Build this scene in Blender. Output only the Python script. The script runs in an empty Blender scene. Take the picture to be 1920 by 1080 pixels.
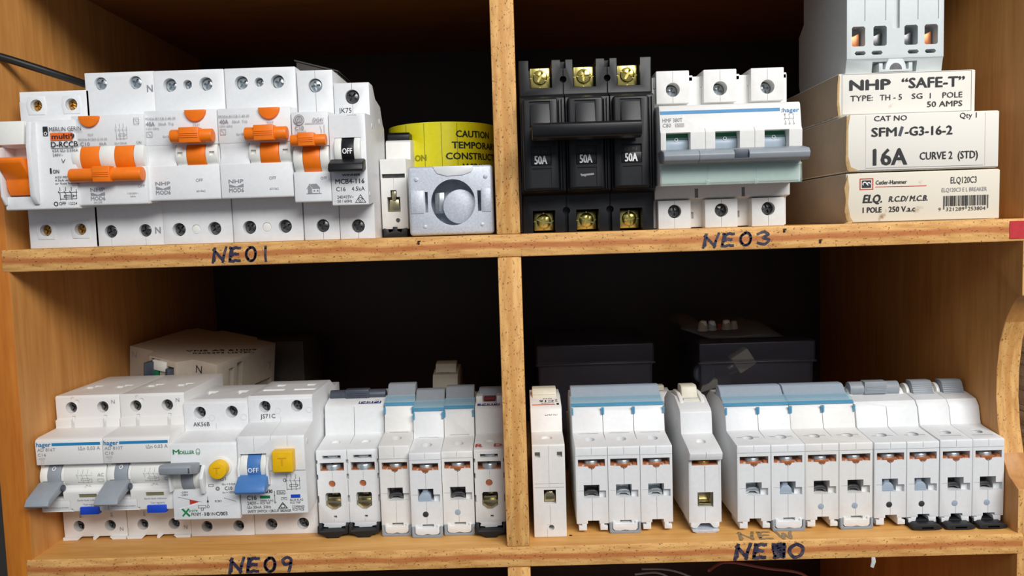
import bpy, bmesh, math, random
from mathutils import Matrix, Vector
random.seed(7)
SC = bpy.context.scene
COL = SC.collection
MM = 0.001

# ------------------------------------------------------------------ camera, world, lamps, exposure
def set_camera():
    yaw, pitch, roll = -0.01073, 0.07653, -0.03113
    cy, sy, cp, sp = math.cos(yaw), math.sin(yaw), math.cos(pitch), math.sin(pitch)
    fwd = Vector((sy*cp, cy*cp, -sp)); right = Vector((cy, -sy, 0)); up = right.cross(fwd)
    cr, sr = math.cos(roll), math.sin(roll)
    r = right*cr + up*sr; u = up*cr - right*sr
    cam = bpy.data.cameras.new('camera'); o = bpy.data.objects.new('camera', cam); COL.objects.link(o)
    cam.sensor_width = 36; cam.lens = 1450/1920*36; cam.clip_start = 0.01; cam.clip_end = 50
    m = Matrix((r, u, -fwd)).transposed().to_4x4(); m.translation = Vector((5.07, -390, 2.7))*MM
    o.matrix_world = m; SC.camera = o
set_camera()
W = bpy.data.worlds.new('world'); SC.world = W; W.use_nodes = True
W.node_tree.nodes['Background'].inputs[0].default_value = (0.80, 0.86, 1.0, 1)
W.node_tree.nodes['Background'].inputs[1].default_value = 0.27
def area(name, loc, target, sx, sy, power, col):
    l = bpy.data.lights.new(name, 'AREA'); l.shape = 'RECTANGLE'; l.size = sx; l.size_y = sy; l.energy = power; l.color = col
    o = bpy.data.objects.new(name, l); COL.objects.link(o); o.location = loc
    o.rotation_euler = (Vector(target)-Vector(loc)).to_track_quat('-Z', 'Y').to_euler(); return o
area('ceiling_tube_lamp', (0.56, -1.15, 0.80), (0, 0, -0.06), 1.15, 0.50, 25.5, (1.0, 0.985, 0.96))
SC.view_settings.view_transform = 'Standard'; SC.view_settings.look = 'None'
SC.view_settings.gamma = 1; SC.view_settings.use_curve_mapping = False; SC.view_settings.exposure = 0.0

# ------------------------------------------------------------------ materials
def lin(c):
    c = c/255; return c/12.92 if c <= .04045 else ((c+.055)/1.055)**2.4
def rgb(r, g, b): return (lin(r), lin(g), lin(b), 1)
def new_mat(name):
    m = bpy.data.materials.new(name); m.use_nodes = True
    nt = m.node_tree; return m, nt, nt.nodes['Principled BSDF']
def objco(nt, scale):
    tc = nt.nodes.new('ShaderNodeTexCoord'); mp = nt.nodes.new('ShaderNodeMapping'); mp.inputs['Scale'].default_value = scale
    nt.links.new(tc.outputs['Object'], mp.inputs[0]); return mp.outputs[0]
def noise(nt, vec, scale, detail=4, rough=.6):
    n = nt.nodes.new('ShaderNodeTexNoise'); n.inputs['Scale'].default_value = scale; n.inputs['Detail'].default_value = detail
    n.inputs['Roughness'].default_value = rough; nt.links.new(vec, n.inputs['Vector']); return n.outputs['Fac']
def ramp(nt, fac, stops):
    r = nt.nodes.new('ShaderNodeValToRGB'); e = r.color_ramp.elements
    while len(e) < len(stops): e.new(.5)
    for el, (p, c) in zip(e, stops): el.position = p; el.color = c if len(c) == 4 else (*c, 1)
    nt.links.new(fac, r.inputs[0]); return r.outputs[0]
def mix(nt, fac, a, b, mode='MIX'):
    n = nt.nodes.new('ShaderNodeMix'); n.data_type = 'RGBA'; n.blend_type = mode
    for s, i in ((fac, 0), (a, 6), (b, 7)):
        if hasattr(s, 'is_output'): nt.links.new(s, n.inputs[i])
        else: n.inputs[i].default_value = s
    return n.outputs[2]
def bump(nt, h, bs, strength, dist):
    b = nt.nodes.new('ShaderNodeBump'); b.inputs['Strength'].default_value = strength; b.inputs['Distance'].default_value = dist
    nt.links.new(h, b.inputs['Height']); nt.links.new(b.outputs[0], bs.inputs['Normal'])
def plain(name, c, rough=.45, metal=0., var=.05, scale=400, bumpy=.0, spec=.5, coat=0.):
    m, nt, bs = new_mat(name)
    v = objco(nt, (1, 1, 1)); n = noise(nt, v, scale)
    lo = tuple(x*(1-var) for x in c[:3])+(1,); hi = tuple(min(1, x*(1+var)) for x in c[:3])+(1,)
    nt.links.new(ramp(nt, n, [(.3, lo), (.7, hi)]), bs.inputs['Base Color'])
    bs.inputs['Roughness'].default_value = rough; bs.inputs['Metallic'].default_value = metal
    bs.inputs['Specular IOR Level'].default_value = spec; bs.inputs['Coat Weight'].default_value = coat
    if bumpy: bump(nt, noise(nt, v, scale*5), bs, bumpy, .0003)
    return m
def stained(name, c, stain, lo=.62, hi=.72, rough=.45, scale=160):
    m, nt, bs = new_mat(name); v = objco(nt, (1, 1, 1))
    f = ramp(nt, noise(nt, v, scale, 6, .65), [(lo, (0, 0, 0)), (hi, (1, 1, 1))])
    nt.links.new(mix(nt, f, c, stain), bs.inputs['Base Color']); bs.inputs['Roughness'].default_value = rough
    return m
WHITE = plain('white_plastic', rgb(226, 228, 229), .42, var=.03)
WARM = plain('warm_white_plastic', rgb(228, 227, 223), .45, var=.03)
CREAM = plain('cream_plastic', rgb(214, 209, 190), .45, var=.03)
DUSTY = stained('dusty_white_plastic', rgb(226, 225, 222), rgb(150, 112, 72), .66, .76)
LGREY = plain('light_grey_plastic', rgb(205, 212, 212), .45, var=.03)
KNOB = plain('knob_white_plastic', rgb(232, 232, 226), .35, var=.02)
GREY = plain('grey_plastic', rgb(146, 153, 160), .45, var=.04)
SHADEWHITE = plain('shaded_white_plastic', rgb(180, 168, 152), .5, var=.06)  # white plastic browned in its colour to stand in for shade
BLUEGREY = plain('blue_grey_plastic', rgb(160, 174, 188), .4, var=.04)
SLATE = plain('slate_plastic', rgb(66, 72, 84), .45, var=.05)
BLACK = plain('black_plastic', rgb(20, 21, 24), .40, var=.15, bumpy=.1, spec=.35)
RUBBER = plain('black_clip_plastic', rgb(24, 25, 28), .5, var=.1)
ORANGE = plain('orange_plastic', rgb(240, 120, 12), .38, var=.04)
YELLOW = plain('yellow_plastic', rgb(236, 186, 10), .42, var=.05)
BLUE = plain('blue_plastic', rgb(72, 122, 184), .4, var=.05)
DBLUE = plain('royal_blue_plastic', rgb(24, 70, 190), .4, var=.05)
GREEN = plain('green_plastic', rgb(20, 110, 64), .4)
RED = plain('red_ink', rgb(190, 50, 36), .5)
INK = plain('black_ink', rgb(32, 32, 36), .6)
GINK = plain('grey_ink', rgb(142, 142, 148), .6)
WINK = plain('white_ink', rgb(240, 240, 240), .6)
BINK = plain('blue_ink', rgb(36, 128, 182), .5)
NAVY = plain('navy_ink', rgb(40, 48, 120), .5)
GRINK = plain('green_ink', rgb(30, 130, 76), .5)
OINK = plain('orange_ink', rgb(238, 106, 30), .5)
OLIVE = plain('flag_window', rgb(120, 116, 84), .4)
ZINC = plain('zinc_steel', rgb(190, 198, 202), .32, .8, var=.15)
BRASS = plain('brass', rgb(190, 150, 84), .28, 1, var=.15)
DARKST = plain('dark_steel', rgb(104, 104, 104), .34, .85, var=.2)
YZINC = plain('yellow_zinc', rgb(224, 206, 120), .25, 1, var=.25, scale=250)
COPPER = plain('copper', rgb(206, 130, 88), .4, .6, var=.12)
NICKEL = plain('nickel_clamp', rgb(186, 176, 140), .25, 1, var=.15)
GALV = plain('galvanised_steel', rgb(204, 210, 220), .42, .3, var=.14, scale=900, bumpy=.3)
CARD = stained('white_card', rgb(232, 228, 218), rgb(176, 146, 98), .70, .80, .7, 60)
CARDTOP = stained('worn_card', rgb(226, 218, 200), rgb(160, 130, 88), .62, .74, .75, 90)
SHADECARD = plain('shaded_side_card', rgb(176, 160, 140), .75, var=.08, scale=60)  # same white card, painted grey-brown as the shade on left sides
FRAY = plain('torn_card', rgb(186, 156, 108), .85, var=.2, scale=300)
TAPEY = plain('yellow_tape', rgb(238, 228, 22), .3, var=.04, coat=.3)
CABLE = plain('black_cable_sheath', rgb(26, 26, 27), .4, var=.1)
PINKW = plain('pink_wire_sheath', rgb(150, 84, 84), .4)
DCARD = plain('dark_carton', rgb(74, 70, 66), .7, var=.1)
MARKER = stained('marker_ink', rgb(44, 42, 66), rgb(104, 92, 96), .50, .72, .55, 260)
FADED = plain('faded_marker_ink', rgb(148, 122, 86), .6, var=.2)
REDMARK = plain('red_tape', rgb(192, 44, 50), .5, var=.1)
HOLE = plain('nail_head', rgb(40, 22, 18), .6)
PAPER = plain('paper', rgb(200, 202, 200), .8, var=.15, scale=300)
def clear(name, c, rough, alpha, spec=.5):
    m, nt, bs = new_mat(name); v = objco(nt, (1, 1, 1)); n = noise(nt, v, 120)
    lo = tuple(x*.92 for x in c[:3])+(1,)
    nt.links.new(ramp(nt, n, [(.3, lo), (.7, c)]), bs.inputs['Base Color'])
    bs.inputs['Roughness'].default_value = rough; bs.inputs['Alpha'].default_value = alpha; bs.inputs['Specular IOR Level'].default_value = spec
    return m
TEAL = clear('clear_teal_cover', rgb(196, 224, 216), .10, .25, 1.0)
AQUA = clear('clear_blue_cover', rgb(166, 208, 226), .15, .35)
AQUAE = clear('clear_blue_cover_edge', rgb(90, 166, 204), .15, .7)
SMOKE = clear('smoky_plastic', rgb(54, 51, 60), .3, .36)
FILM = clear('clear_bag_film', rgb(110, 104, 100), .3, .22)

def wood(name, base, dark, axis, rough=.5):
    m, nt, bs = new_mat(name)
    sc = {'x': (25, 260, 260), 'y': (260, 25, 260), 'z': (260, 260, 22)}[axis]
    f = noise(nt, objco(nt, sc), 1.0, 6, .62)
    g = noise(nt, objco(nt, tuple(s*.22 for s in sc)), 1.0, 3, .5)
    c = ramp(nt, f, [(.2, dark), (.66, base)]); c2 = ramp(nt, g, [(.3, (.88, .84, .80)), (.68, (1, 1, 1))])
    nt.links.new(mix(nt, 1.0, c, c2, 'MULTIPLY'), bs.inputs['Base Color'])
    bs.inputs['Roughness'].default_value = rough; bump(nt, f, bs, .12, .0004); return m
SIDEWOOD = wood('side_panel_wood', rgb(204, 146, 80), rgb(178, 116, 54), 'z')
FRONTWOOD = wood('orange_front_wood', rgb(206, 128, 40), rgb(176, 96, 22), 'z')
SHELFWOOD = wood('shelf_wood', rgb(222, 170, 96), rgb(196, 136, 66), 'x')
BACKWOOD = wood('shaded_back_panel_wood', rgb(50, 26, 12), rgb(36, 18, 7), 'z')  # wood colour darkened to paint in the shade at the cell backs
def edge_wood(name, axis, stripe):
    """raw particle-board edge: fine chips, a band along its middle"""
    m, nt, bs = new_mat(name)
    tc = nt.nodes.new('ShaderNodeTexCoord'); sx = nt.nodes.new('ShaderNodeSeparateXYZ'); nt.links.new(tc.outputs['Object'], sx.inputs[0])
    sc = (70, 300, 420) if axis == 'x' else (420, 300, 70)
    f = noise(nt, objco(nt, sc), 1.0, 6, .65)
    c = ramp(nt, f, [(.3, rgb(192, 134, 70)), (.62, rgb(234, 182, 110))])
    a = nt.nodes.new('ShaderNodeMath'); a.operation = 'ADD'
    nt.links.new(sx.outputs['Z' if axis == 'x' else 'X'], a.inputs[0])
    w = nt.nodes.new('ShaderNodeMath'); w.operation = 'MULTIPLY_ADD'; w.inputs[1].default_value = .004; w.inputs[2].default_value = -.002
    nt.links.new(noise(nt, objco(nt, (18, 18, 18)), 1.0, 3), w.inputs[0]); nt.links.new(w.outputs[0], a.inputs[1])
    ab = nt.nodes.new('ShaderNodeMath'); ab.operation = 'ABSOLUTE'; nt.links.new(a.outputs[0], ab.inputs[0])
    s = nt.nodes.new('ShaderNodeMapRange'); s.inputs['From Min'].default_value = .0008; s.inputs['From Max'].default_value = .0021
    s.inputs['To Min'].default_value = .75; s.inputs['To Max'].default_value = 0; nt.links.new(ab.outputs[0], s.inputs[0])
    c = mix(nt, s.outputs[0], c, stripe)
    k = ramp(nt, noise(nt, objco(nt, (760, 760, 1300) if axis == 'x' else (1300, 760, 760)), 1.0, 2, .5), [(.635, (0, 0, 0)), (.68, (1, 1, 1))])
    s2 = nt.nodes.new('ShaderNodeMath'); s2.operation = 'MULTIPLY'; s2.inputs[1].default_value = .75; nt.links.new(k, s2.inputs[0])
    c = mix(nt, s2.outputs[0], c, rgb(92, 54, 24))
    nt.links.new(c, bs.inputs['Base Color']); bs.inputs['Roughness'].default_value = .65; bump(nt, f, bs, .2, .0004); return m
EDGEX = edge_wood('shelf_edge_board', 'x', rgb(178, 92, 40))
EDGEZ = edge_wood('divider_edge_board', 'z', rgb(206, 146, 76))
WALLM = plain('wall_paint', rgb(70, 68, 64), .8, var=.05, scale=20)
BENCH = plain('bench_surface', rgb(60, 50, 42), .7, var=.1, scale=30)

# ------------------------------------------------------------------ mesh helpers (millimetres)
def sharp_edges(bm, ang=math.radians(40)):
    return [e for e in bm.edges if len(e.link_faces) == 2 and e.calc_face_angle(0) > ang]
class MB:
    def __init__(s): s.bm = bmesh.new()
    def take(s, t, bev=0, seg=2, m=None):
        if bev: bmesh.ops.bevel(t, geom=sharp_edges(t), offset=bev, segments=seg, affect='EDGES', clamp_overlap=True, profile=.5)
        if m is not None: bmesh.ops.transform(t, matrix=m, verts=t.verts)
        me = bpy.data.meshes.new('t'); t.to_mesh(me); t.free(); s.bm.from_mesh(me); bpy.data.meshes.remove(me); return s
    def prism(s, pts, a0, a1, axis='x', bev=0, seg=2, m=None):
        f = {'x': lambda p, q, a: (a, p, q), 'y': lambda p, q, a: (p, a, q), 'z': lambda p, q, a: (p, q, a)}[axis]
        t = bmesh.new(); A = [t.verts.new(f(p, q, a0)) for p, q in pts]; B = [t.verts.new(f(p, q, a1)) for p, q in pts]
        n = len(pts); t.faces.new(A); t.faces.new(B[::-1])
        for i in range(n): t.faces.new((A[i], B[i], B[(i+1) % n], A[(i+1) % n]))
        bmesh.ops.recalc_face_normals(t, faces=t.faces); return s.take(t, bev, seg, m)
    def box(s, x0, x1, y0, y1, z0, z1, bev=0, seg=2, m=None):
        return s.prism([(y0, z0), (y1, z0), (y1, z1), (y0, z1)], x0, x1, 'x', bev, seg, m)
    def cyl(s, p, q, r, a0, a1, axis='y', bev=0, n=28, m=None, r2=None):
        r2 = r2 or r
        return s.prism([(p+r*math.cos(2*math.pi*i/n), q+r2*math.sin(2*math.pi*i/n)) for i in range(n)], a0, a1, axis, bev, 2, m)
    def lathe(s, prof, n=24, m=None):        # (r, z) profile around z
        t = bmesh.new(); rings = []
        for r, z in prof:
            rings.append([t.verts.new((0, 0, z))] if r < 1e-6 else [t.verts.new((r*math.cos(2*math.pi*i/n), r*math.sin(2*math.pi*i/n), z)) for i in range(n)])
        for a, b in zip(rings, rings[1:]):
            for i in range(n):
                j = (i+1) % n
                q = [a[i % len(a)], a[j % len(a)], b[j % len(b)], b[i % len(b)]]
                q = list(dict.fromkeys(q))
                if len(q) > 2: t.faces.new(q)
        bmesh.ops.recalc_face_normals(t, faces=t.faces); return s.take(t, 0, 2, m)
    def tube(s, pts, r, n=12):
        P = [Vector(p) for p in pts]; Q = []
        for i in range(len(P)-1):            # Catmull-Rom
            a, b, c, d = P[max(i-1, 0)], P[i], P[i+1], P[min(i+2, len(P)-1)]
            for k in range(8):
                u = k/8; Q.append(.5*((2*b)+(c-a)*u+(2*a-5*b+4*c-d)*u*u+(3*b-a-3*c+d)*u**3))
        Q.append(P[-1]); t = bmesh.new(); rings = []
        for i, p in enumerate(Q):
            d = (Q[min(i+1, len(Q)-1)]-Q[max(i-1, 0)]).normalized(); a = d.orthogonal() if i == 0 else (pa-d*pa.dot(d)); a.normalize(); pa = a; b = d.cross(a)
            rings.append([t.verts.new(p+(a*math.cos(2*math.pi*k/n)+b*math.sin(2*math.pi*k/n))*r) for k in range(n)])
        for A, B in zip(rings, rings[1:]):
            for k in range(n): t.faces.new((A[k], A[(k+1) % n], B[(k+1) % n], B[k]))
        t.faces.new(rings[0]); t.faces.new(rings[-1][::-1]); bmesh.ops.recalc_face_normals(t, faces=t.faces); return s.take(t)
    def flat(s, quads):                       # list of point lists (3d)
        for q in quads:
            try: s.bm.faces.new([s.bm.verts.new(p) for p in q])
            except ValueError: pass
        return s
    def mesh(s, name, mats):
        bmesh.ops.scale(s.bm, vec=(MM, MM, MM), verts=s.bm.verts)
        me = bpy.data.meshes.new(name); s.bm.to_mesh(me); s.bm.free()
        for m in (mats if isinstance(mats, (list, tuple)) else [mats]): me.materials.append(m)
        return me
def smooth(me, ang=35):
    me.shade_smooth(); me.set_sharp_from_angle(angle=math.radians(ang))
def cut_mesh(me, cutter):
    a = bpy.data.objects.new('a', me); b = bpy.data.objects.new('b', cutter.mesh('b', me.materials[0])); COL.objects.link(a); COL.objects.link(b)
    md = a.modifiers.new('c', 'BOOLEAN'); md.operation = 'DIFFERENCE'; md.solver = 'EXACT'; md.use_self = True; md.object = b
    dg = bpy.context.evaluated_depsgraph_get(); out = bpy.data.meshes.new_from_object(a.evaluated_get(dg))
    bpy.data.objects.remove(a); bm_ = b.data; bpy.data.objects.remove(b); bpy.data.meshes.remove(bm_); return out
SPLIT = {'toggle_knob', 'toggle_cheek', 'lever_cheek', 'rail_foot', 'side_rivet', 'rivet', 'slot_plate', 'screw_strap', 'contact_flag', 'side_rib', 'side_boss', 'lever_guard'}
def islands(me):
    bm = bmesh.new(); bm.from_mesh(me); seen = set(); out = []
    for v in bm.verts:
        if v in seen: continue
        st = [v]; isl = set()
        while st:
            q = st.pop()
            if q in isl: continue
            isl.add(q); st += [e.other_vert(q) for e in q.link_edges]
        seen |= isl; out.append({q.index for q in isl})
    res = []
    for k in out:
        b2 = bm.copy(); bmesh.ops.delete(b2, geom=[q for q in b2.verts if q.index not in k], context='VERTS')
        m2 = bpy.data.meshes.new('t'); b2.to_mesh(m2); b2.free()
        for mt in me.materials: m2.materials.append(mt)
        res.append(m2)
    bm.free(); return res
def part(name, mb, mats, parent=None, cut=None, label=None, ang=35):
    me = mb.mesh(name, mats)
    if cut: me = cut_mesh(me, cut)
    if name in SPLIT:                      # each repeated piece is a part of its own
        r = None
        for m2 in islands(me):
            m2.name = name; smooth(m2, ang); o = bpy.data.objects.new(name, m2); COL.objects.link(o); o.parent = parent; r = r or o
        return r
    me.name = name; smooth(me, ang)
    o = bpy.data.objects.new(name, me); COL.objects.link(o)
    if parent is not None: o.parent = parent
    if label: o['label'] = label
    return o
def tag(o, label, cat, group=None):
    o['label'] = label; o['category'] = cat
    if group: o['group'] = group
    return o
def thing(name, label, cat, loc, rot=(0, 0, 0), group=None):
    o = bpy.data.objects.new(name, None); COL.objects.link(o); o.empty_display_size = .01
    o.location = Vector(loc)*MM; o.rotation_euler = rot; return tag(o, label, cat, group)
def dup(root, loc, label, rot=(0, 0, 0), skip=()):
    r = root.copy(); COL.objects.link(r); r.location = Vector(loc)*MM; r.rotation_euler = rot; r['label'] = label
    def rec(src, dst):
        for ch in list(src.children):
            if ch.get('unique'): continue
            c = ch.copy(); COL.objects.link(c); c.parent = dst; rec(ch, c)
    rec(root, r); return r
# lettering: outline font turned into flat faces, cap height h, squeezed to width w
_T = {}
def glyphs(s):
    k = s
    if k not in _T:
        c = bpy.data.curves.new('t', 'FONT'); c.body = s; c.size = 1; c.resolution_u = 2; c.fill_mode = 'FRONT'
        o = bpy.data.objects.new('t', c); me = o.to_mesh()
        vs = [v.co.copy() for v in me.vertices]; fs = [list(p.vertices) for p in me.polygons]; o.to_mesh_clear(); bpy.data.objects.remove(o); bpy.data.curves.remove(c)
        x0 = min([v.x for v in vs] or [0]); x1 = max([v.x for v in vs] or [1])
        _T[k] = ([((v.x-x0), v.y) for v in vs], fs, x1-x0)
    return _T[k]
def clusters(mb, gap=18):
    bm = mb.bm; bm.verts.index_update(); seen = set(); isl = []
    for v in bm.verts:
        if v.index in seen: continue
        st = [v]; g = []; seen.add(v.index)
        while st:
            q = st.pop(); g.append(q)
            for e in q.link_edges:
                w = e.other_vert(q)
                if w.index not in seen: seen.add(w.index); st.append(w)
        lo = [min(q.co[i] for q in g) for i in range(3)]; hi = [max(q.co[i] for q in g) for i in range(3)]
        isl.append([{q.index for q in g}, lo, hi])
    def near(a, b): return all(a[1][i]-b[2][i] < gap and b[1][i]-a[2][i] < gap for i in range(3))
    i = 0
    while i < len(isl):                      # merge until nothing is near
        j = i+1; grew = False
        while j < len(isl):
            if near(isl[i], isl[j]):
                a, b = isl[i], isl.pop(j); a[0] |= b[0]; a[1] = [min(x) for x in zip(a[1], b[1])]; a[2] = [max(x) for x in zip(a[2], b[2])]; grew = True
            else: j += 1
        if not grew: i += 1
    if len(isl) < 2: return [mb]
    out = []
    for idx, _, _ in isl:
        m = MB(); m.bm.free(); m.bm = bm.copy(); m.bm.verts.ensure_lookup_table()
        bmesh.ops.delete(m.bm, geom=[q for k, q in enumerate(m.bm.verts) if k not in idx], context='VERTS'); out.append(m)
    bm.free(); return out
class Print:
    """printed marks on one face of a thing; fn maps (u, v) in mm to a point just above the face"""
    def __init__(s, root, y=0): s.root = root; s.d = {}; s.front(y)
    def front(s, y): s.fn = lambda u, v: (u, y-.07, v); return s
    def top(s, z): s.fn = lambda u, v: (u, v, z+.07); return s
    def b(s, mat): return s.d.setdefault(mat.name, (mat, MB()))[1].bm
    def face(s, bm, pts):
        s.n = (getattr(s, 'n', 0)+1) % 14     # strokes that cross lie one over the other
        (u, v), a = pts[0], Vector(s.fn(*pts[0]))
        nn = (Vector(s.fn(u+.01, v))-a).cross(Vector(s.fn(u, v+.01))-a)
        up = nn.normalized()*(s.n*.009) if nn.length > 1e-9 else Vector((0, 0, 0))
        try: bm.faces.new([bm.verts.new(Vector(s.fn(*p))+up) for p in pts])
        except ValueError: pass
    def t(s, txt, x, z, h, w=None, mat=INK, bold=0, lean=0, flip=False):
        vs, fs, tw = glyphs(txt); k = h/.69; kx = (w/tw) if w else k; bm = s.b(mat); f = -1 if flip else 1
        d = bold*k*.75                       # heavier type: the outline laid over itself, shifted
        e = Vector(s.fn(x, z)); nn = (Vector(s.fn(x+.01, z))-e).cross(Vector(s.fn(x, z+.01))-e)
        for j, (sx, sz) in enumerate([(0, 0)] if not bold else [(-d, -d*.5), (d, -d*.5), (0, d*.5)]):
            V = [bm.verts.new(Vector(s.fn(x+f*(a*kx+lean*b*k+sx), z+f*(b*k+sz)))+nn.normalized()*(.14+.015*j)) for a, b in vs]
            for q in fs:
                try: bm.faces.new([V[i] for i in q])
                except ValueError: pass
        return s
    def rect(s, x0, x1, z0, z1, mat=INK): s.face(s.b(mat), [(x0, z0), (x1, z0), (x1, z1), (x0, z1)]); return s
    def poly(s, pts, mat=INK): s.face(s.b(mat), pts); return s
    def line(s, pts, w=.25, mat=INK, close=False):
        bm = s.b(mat); pts = list(pts)+([pts[0]] if close else [])
        for (ax, ay), (bx, by) in zip(pts, pts[1:]):
            dx, dy = bx-ax, by-ay; l = math.hypot(dx, dy) or 1; ux, uy = dx/l*w/2, dy/l*w/2; nx, ny = -uy, ux
            s.face(bm, [(ax-ux+nx, ay-uy+ny), (ax-ux-nx, ay-uy-ny), (bx+ux-nx, by+uy-ny), (bx+ux+nx, by+uy+ny)])
        return s
    def ring(s, x, z, r, w=.25, mat=INK, n=20, r2=None):
        r2 = r2 or r
        return s.line([(x+r*math.cos(2*math.pi*i/n), z+r2*math.sin(2*math.pi*i/n)) for i in range(n+1)], w, mat)
    def disc(s, x, z, r, mat=INK, n=24): return s.poly([(x+r*math.cos(2*math.pi*i/n), z+r*math.sin(2*math.pi*i/n)) for i in range(n)], mat)
    def frame(s, x0, x1, z0, z1, w=.2, mat=INK): return s.line([(x0, z0), (x1, z0), (x1, z1), (x0, z1)], w, mat, True)
    def done(s, unique=False):
        out = []
        for mat, mb in s.d.values():
            for k in clusters(mb):           # marks far apart on a face are separate prints
                o = part('lettering', k, mat, s.root)
                if unique: o['unique'] = 1
                out.append(o)
        return out
# screws: one head of each metal, shared
def screw_mesh(mat, style='cross'):
    mb = MB(); mb.lathe([(0, -1.2), (1, -1.2), (1, 0), (.93, .12), (.6, .26), (0, .32)], 24)
    me = mb.mesh('terminal_screw', mat); c = MB()
    c.box(-.72, .72, -.16, .16, -.25, .6); c.box(-.16, .16, -.72, .72, -.25, .6)
    if style == 'combo': c.box(-1.2, 1.2, -.1, .1, .02, .6)
    me = cut_mesh(me, c); smooth(me); return me
SCREW = {k: screw_mesh(m, s) for k, m, s in (('zinc', ZINC, 'cross'), ('brass', BRASS, 'cross'), ('dark', DARKST, 'cross'), ('yz', YZINC, 'combo'))}
def screw(parent, x, y, z, r, kind='zinc', up=False, spin=None):
    o = bpy.data.objects.new('terminal_screw', SCREW[kind]); COL.objects.link(o); o.parent = parent; o.location = Vector((x, y, z))*MM; o.scale = (r, r, r)
    o.rotation_euler = (0, 0, random.random()*1.5) if up else (math.pi/2, random.random()*1.5 if spin is None else spin, 0); return o
def knob(mb, x0, x1, yc, zc, r, bev=.2): return mb.cyl(yc, zc, r, x0, x1, 'x', bev, 40)
def schematic(p, x, z, w, h, mat=INK, lw=.18):
    k = w/10; j = h/10
    for i in (1, 4, 7): p.line([(x+i*k, z+10*j), (x+i*k, z+7.2*j)], lw, mat).line([(x+i*k-.9*k, z+7*j), (x+i*k, z+4.6*j)], lw, mat).line([(x+i*k, z+4.6*j), (x+i*k, z)], lw, mat)
    p.line([(x, z+6*j), (x+10*k, z+6*j)], lw*.7, mat).frame(x+3*k, x+8*k, z+2.2*j, z+3.6*j, lw, mat).line([(x+8*k, z+3*j), (x+9.5*k, z+3*j), (x+9.5*k, z+8*j)], lw, mat).line([(x+1*k, z+.6*j), (x+9.5*k, z+.6*j), (x+9.5*k, z+3*j)], lw, mat)

# ------------------------------------------------------------------ the setting
def structure(name, mb, m): o = part(name, mb, m); o['kind'] = 'structure'; return o
FL = -161.8; BASE = -334.5
structure('wall_back', MB().box(-900, 900, 268, 290, BASE, 900), WALLM)
structure('floor', MB().box(-900, 900, -700, 290, BASE-30, BASE), BENCH)

# ------------------------------------------------------------------ the pigeonhole cabinet
CAB = thing('pigeonhole_shelf', 'wooden pigeonhole cabinet with raw board edges and marker-written shelf codes', 'shelf', (2, 130, BASE))
def board(name, x0, x1, y0, y1, z0, z1, face, edge, bev=.6, profile=None):
    c = Vector(((x0+x1)/2, (y0+y1)/2, (z0+z1)/2)); mb = MB()
    if profile: mb.prism([(y-c.y, z-c.z) for y, z in profile], x0-c.x, x1-c.x, 'x', bev)
    else: mb.box(x0-c.x, x1-c.x, y0-c.y, y1-c.y, z0-c.z, z1-c.z, bev)
    o = part(name, mb, [face, edge], CAB); o.location = (c-Vector((2, 130, BASE)))*MM
    for p in o.data.polygons:
        if p.normal.y < -.9: p.material_index = 1
    o['at'] = list(c); return o
board('side_panel', -268, -254, 0, 262, BASE, 161, SIDEWOOD, FRONTWOOD)
notch = [(262, BASE), (262, 161), (0, 161), (0, -39), (4, -40.5), (8, -45), (13.5, -54), (17.5, -65), (19.6, -80), (19.8, -95), (18, -110), (14.5, -124), (8, -134), (0, -139), (0, BASE)]
board('side_panel', 257.5, 269.6, 0, 262, BASE, 161, SIDEWOOD, EDGEZ, .6, notch)
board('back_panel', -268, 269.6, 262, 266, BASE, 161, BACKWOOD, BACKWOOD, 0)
SHELVES = {}; SHADEWOOD = wood('shaded_top_shelf_wood', rgb(150, 96, 46), rgb(118, 70, 30), 'x')  # top board is ordinary shelf wood, darkened to paint in ceiling shade
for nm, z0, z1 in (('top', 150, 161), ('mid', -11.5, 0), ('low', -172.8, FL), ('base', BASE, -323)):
    SHELVES[nm] = board('shelf', -257.5, 260.5, -.4, 262, z0, z1, SHADEWOOD if nm == 'top' else SHELFWOOD, EDGEX, .9)
for z0, z1 in ((0, 150), (FL, -11.5), (-323, -172.8)): board('divider', -6, 6, -.2, 262, z0, z1, SIDEWOOD, EDGEZ, .7)
# hand-written shelf codes: marker strokes on the shelf edges
HAND = {'N': [[(-.06, -.02), (.04, .5), (.16, 1)], [(.06, .9), (.4, .5), (.74, .06)], [(.7, .0), (.82, .5), (1.02, 1.04)], [(.0, .05), (.14, .7)]],
        'E': [[(.16, .98), (.06, .5), (.0, .02)], [(.2, .9), (.1, .4)], [(.1, .97), (.8, 1)], [(.06, .52), (.62, .55)], [(0, .03), (.72, .06)]],
        '0': [[(.4, 1), (.1, .75), (.05, .35), (.3, .02), (.62, .15), (.75, .6), (.6, .95), (.35, 1)]],
        'O': [[(.45, .95), (.05, .7), (.02, .3), (.35, 0), (.8, .2), (.9, .7), (.5, .97)]],
        '1': [[(.3, 1), (.24, .5), (.26, -.02)]],
        '3': [[(0, .85), (.4, 1), (.7, .8), (.35, .55), (.75, .35), (.45, .02), (0, .12)]],
        '9': [[(.65, .6), (.25, .5), (.1, .8), (.4, 1), (.68, .85), (.62, .4), (.5, 0)]],
        'W': [[(0, 1), (.2, 0)], [(.2, 0), (.45, .7)], [(.45, .7), (.65, 0)], [(.65, 0), (1, .95)]],
        '#': [[(.1, .95), (.85, .98)], [(.1, .8), (.9, .8)], [(.12, .62), (.85, .62)], [(.15, .45), (.85, .45)], [(.2, .28), (.8, .28)], [(.25, .1), (.75, .1)], [(.2, 0), (.15, 1)], [(.8, 0), (.82, 1)]]}
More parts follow.
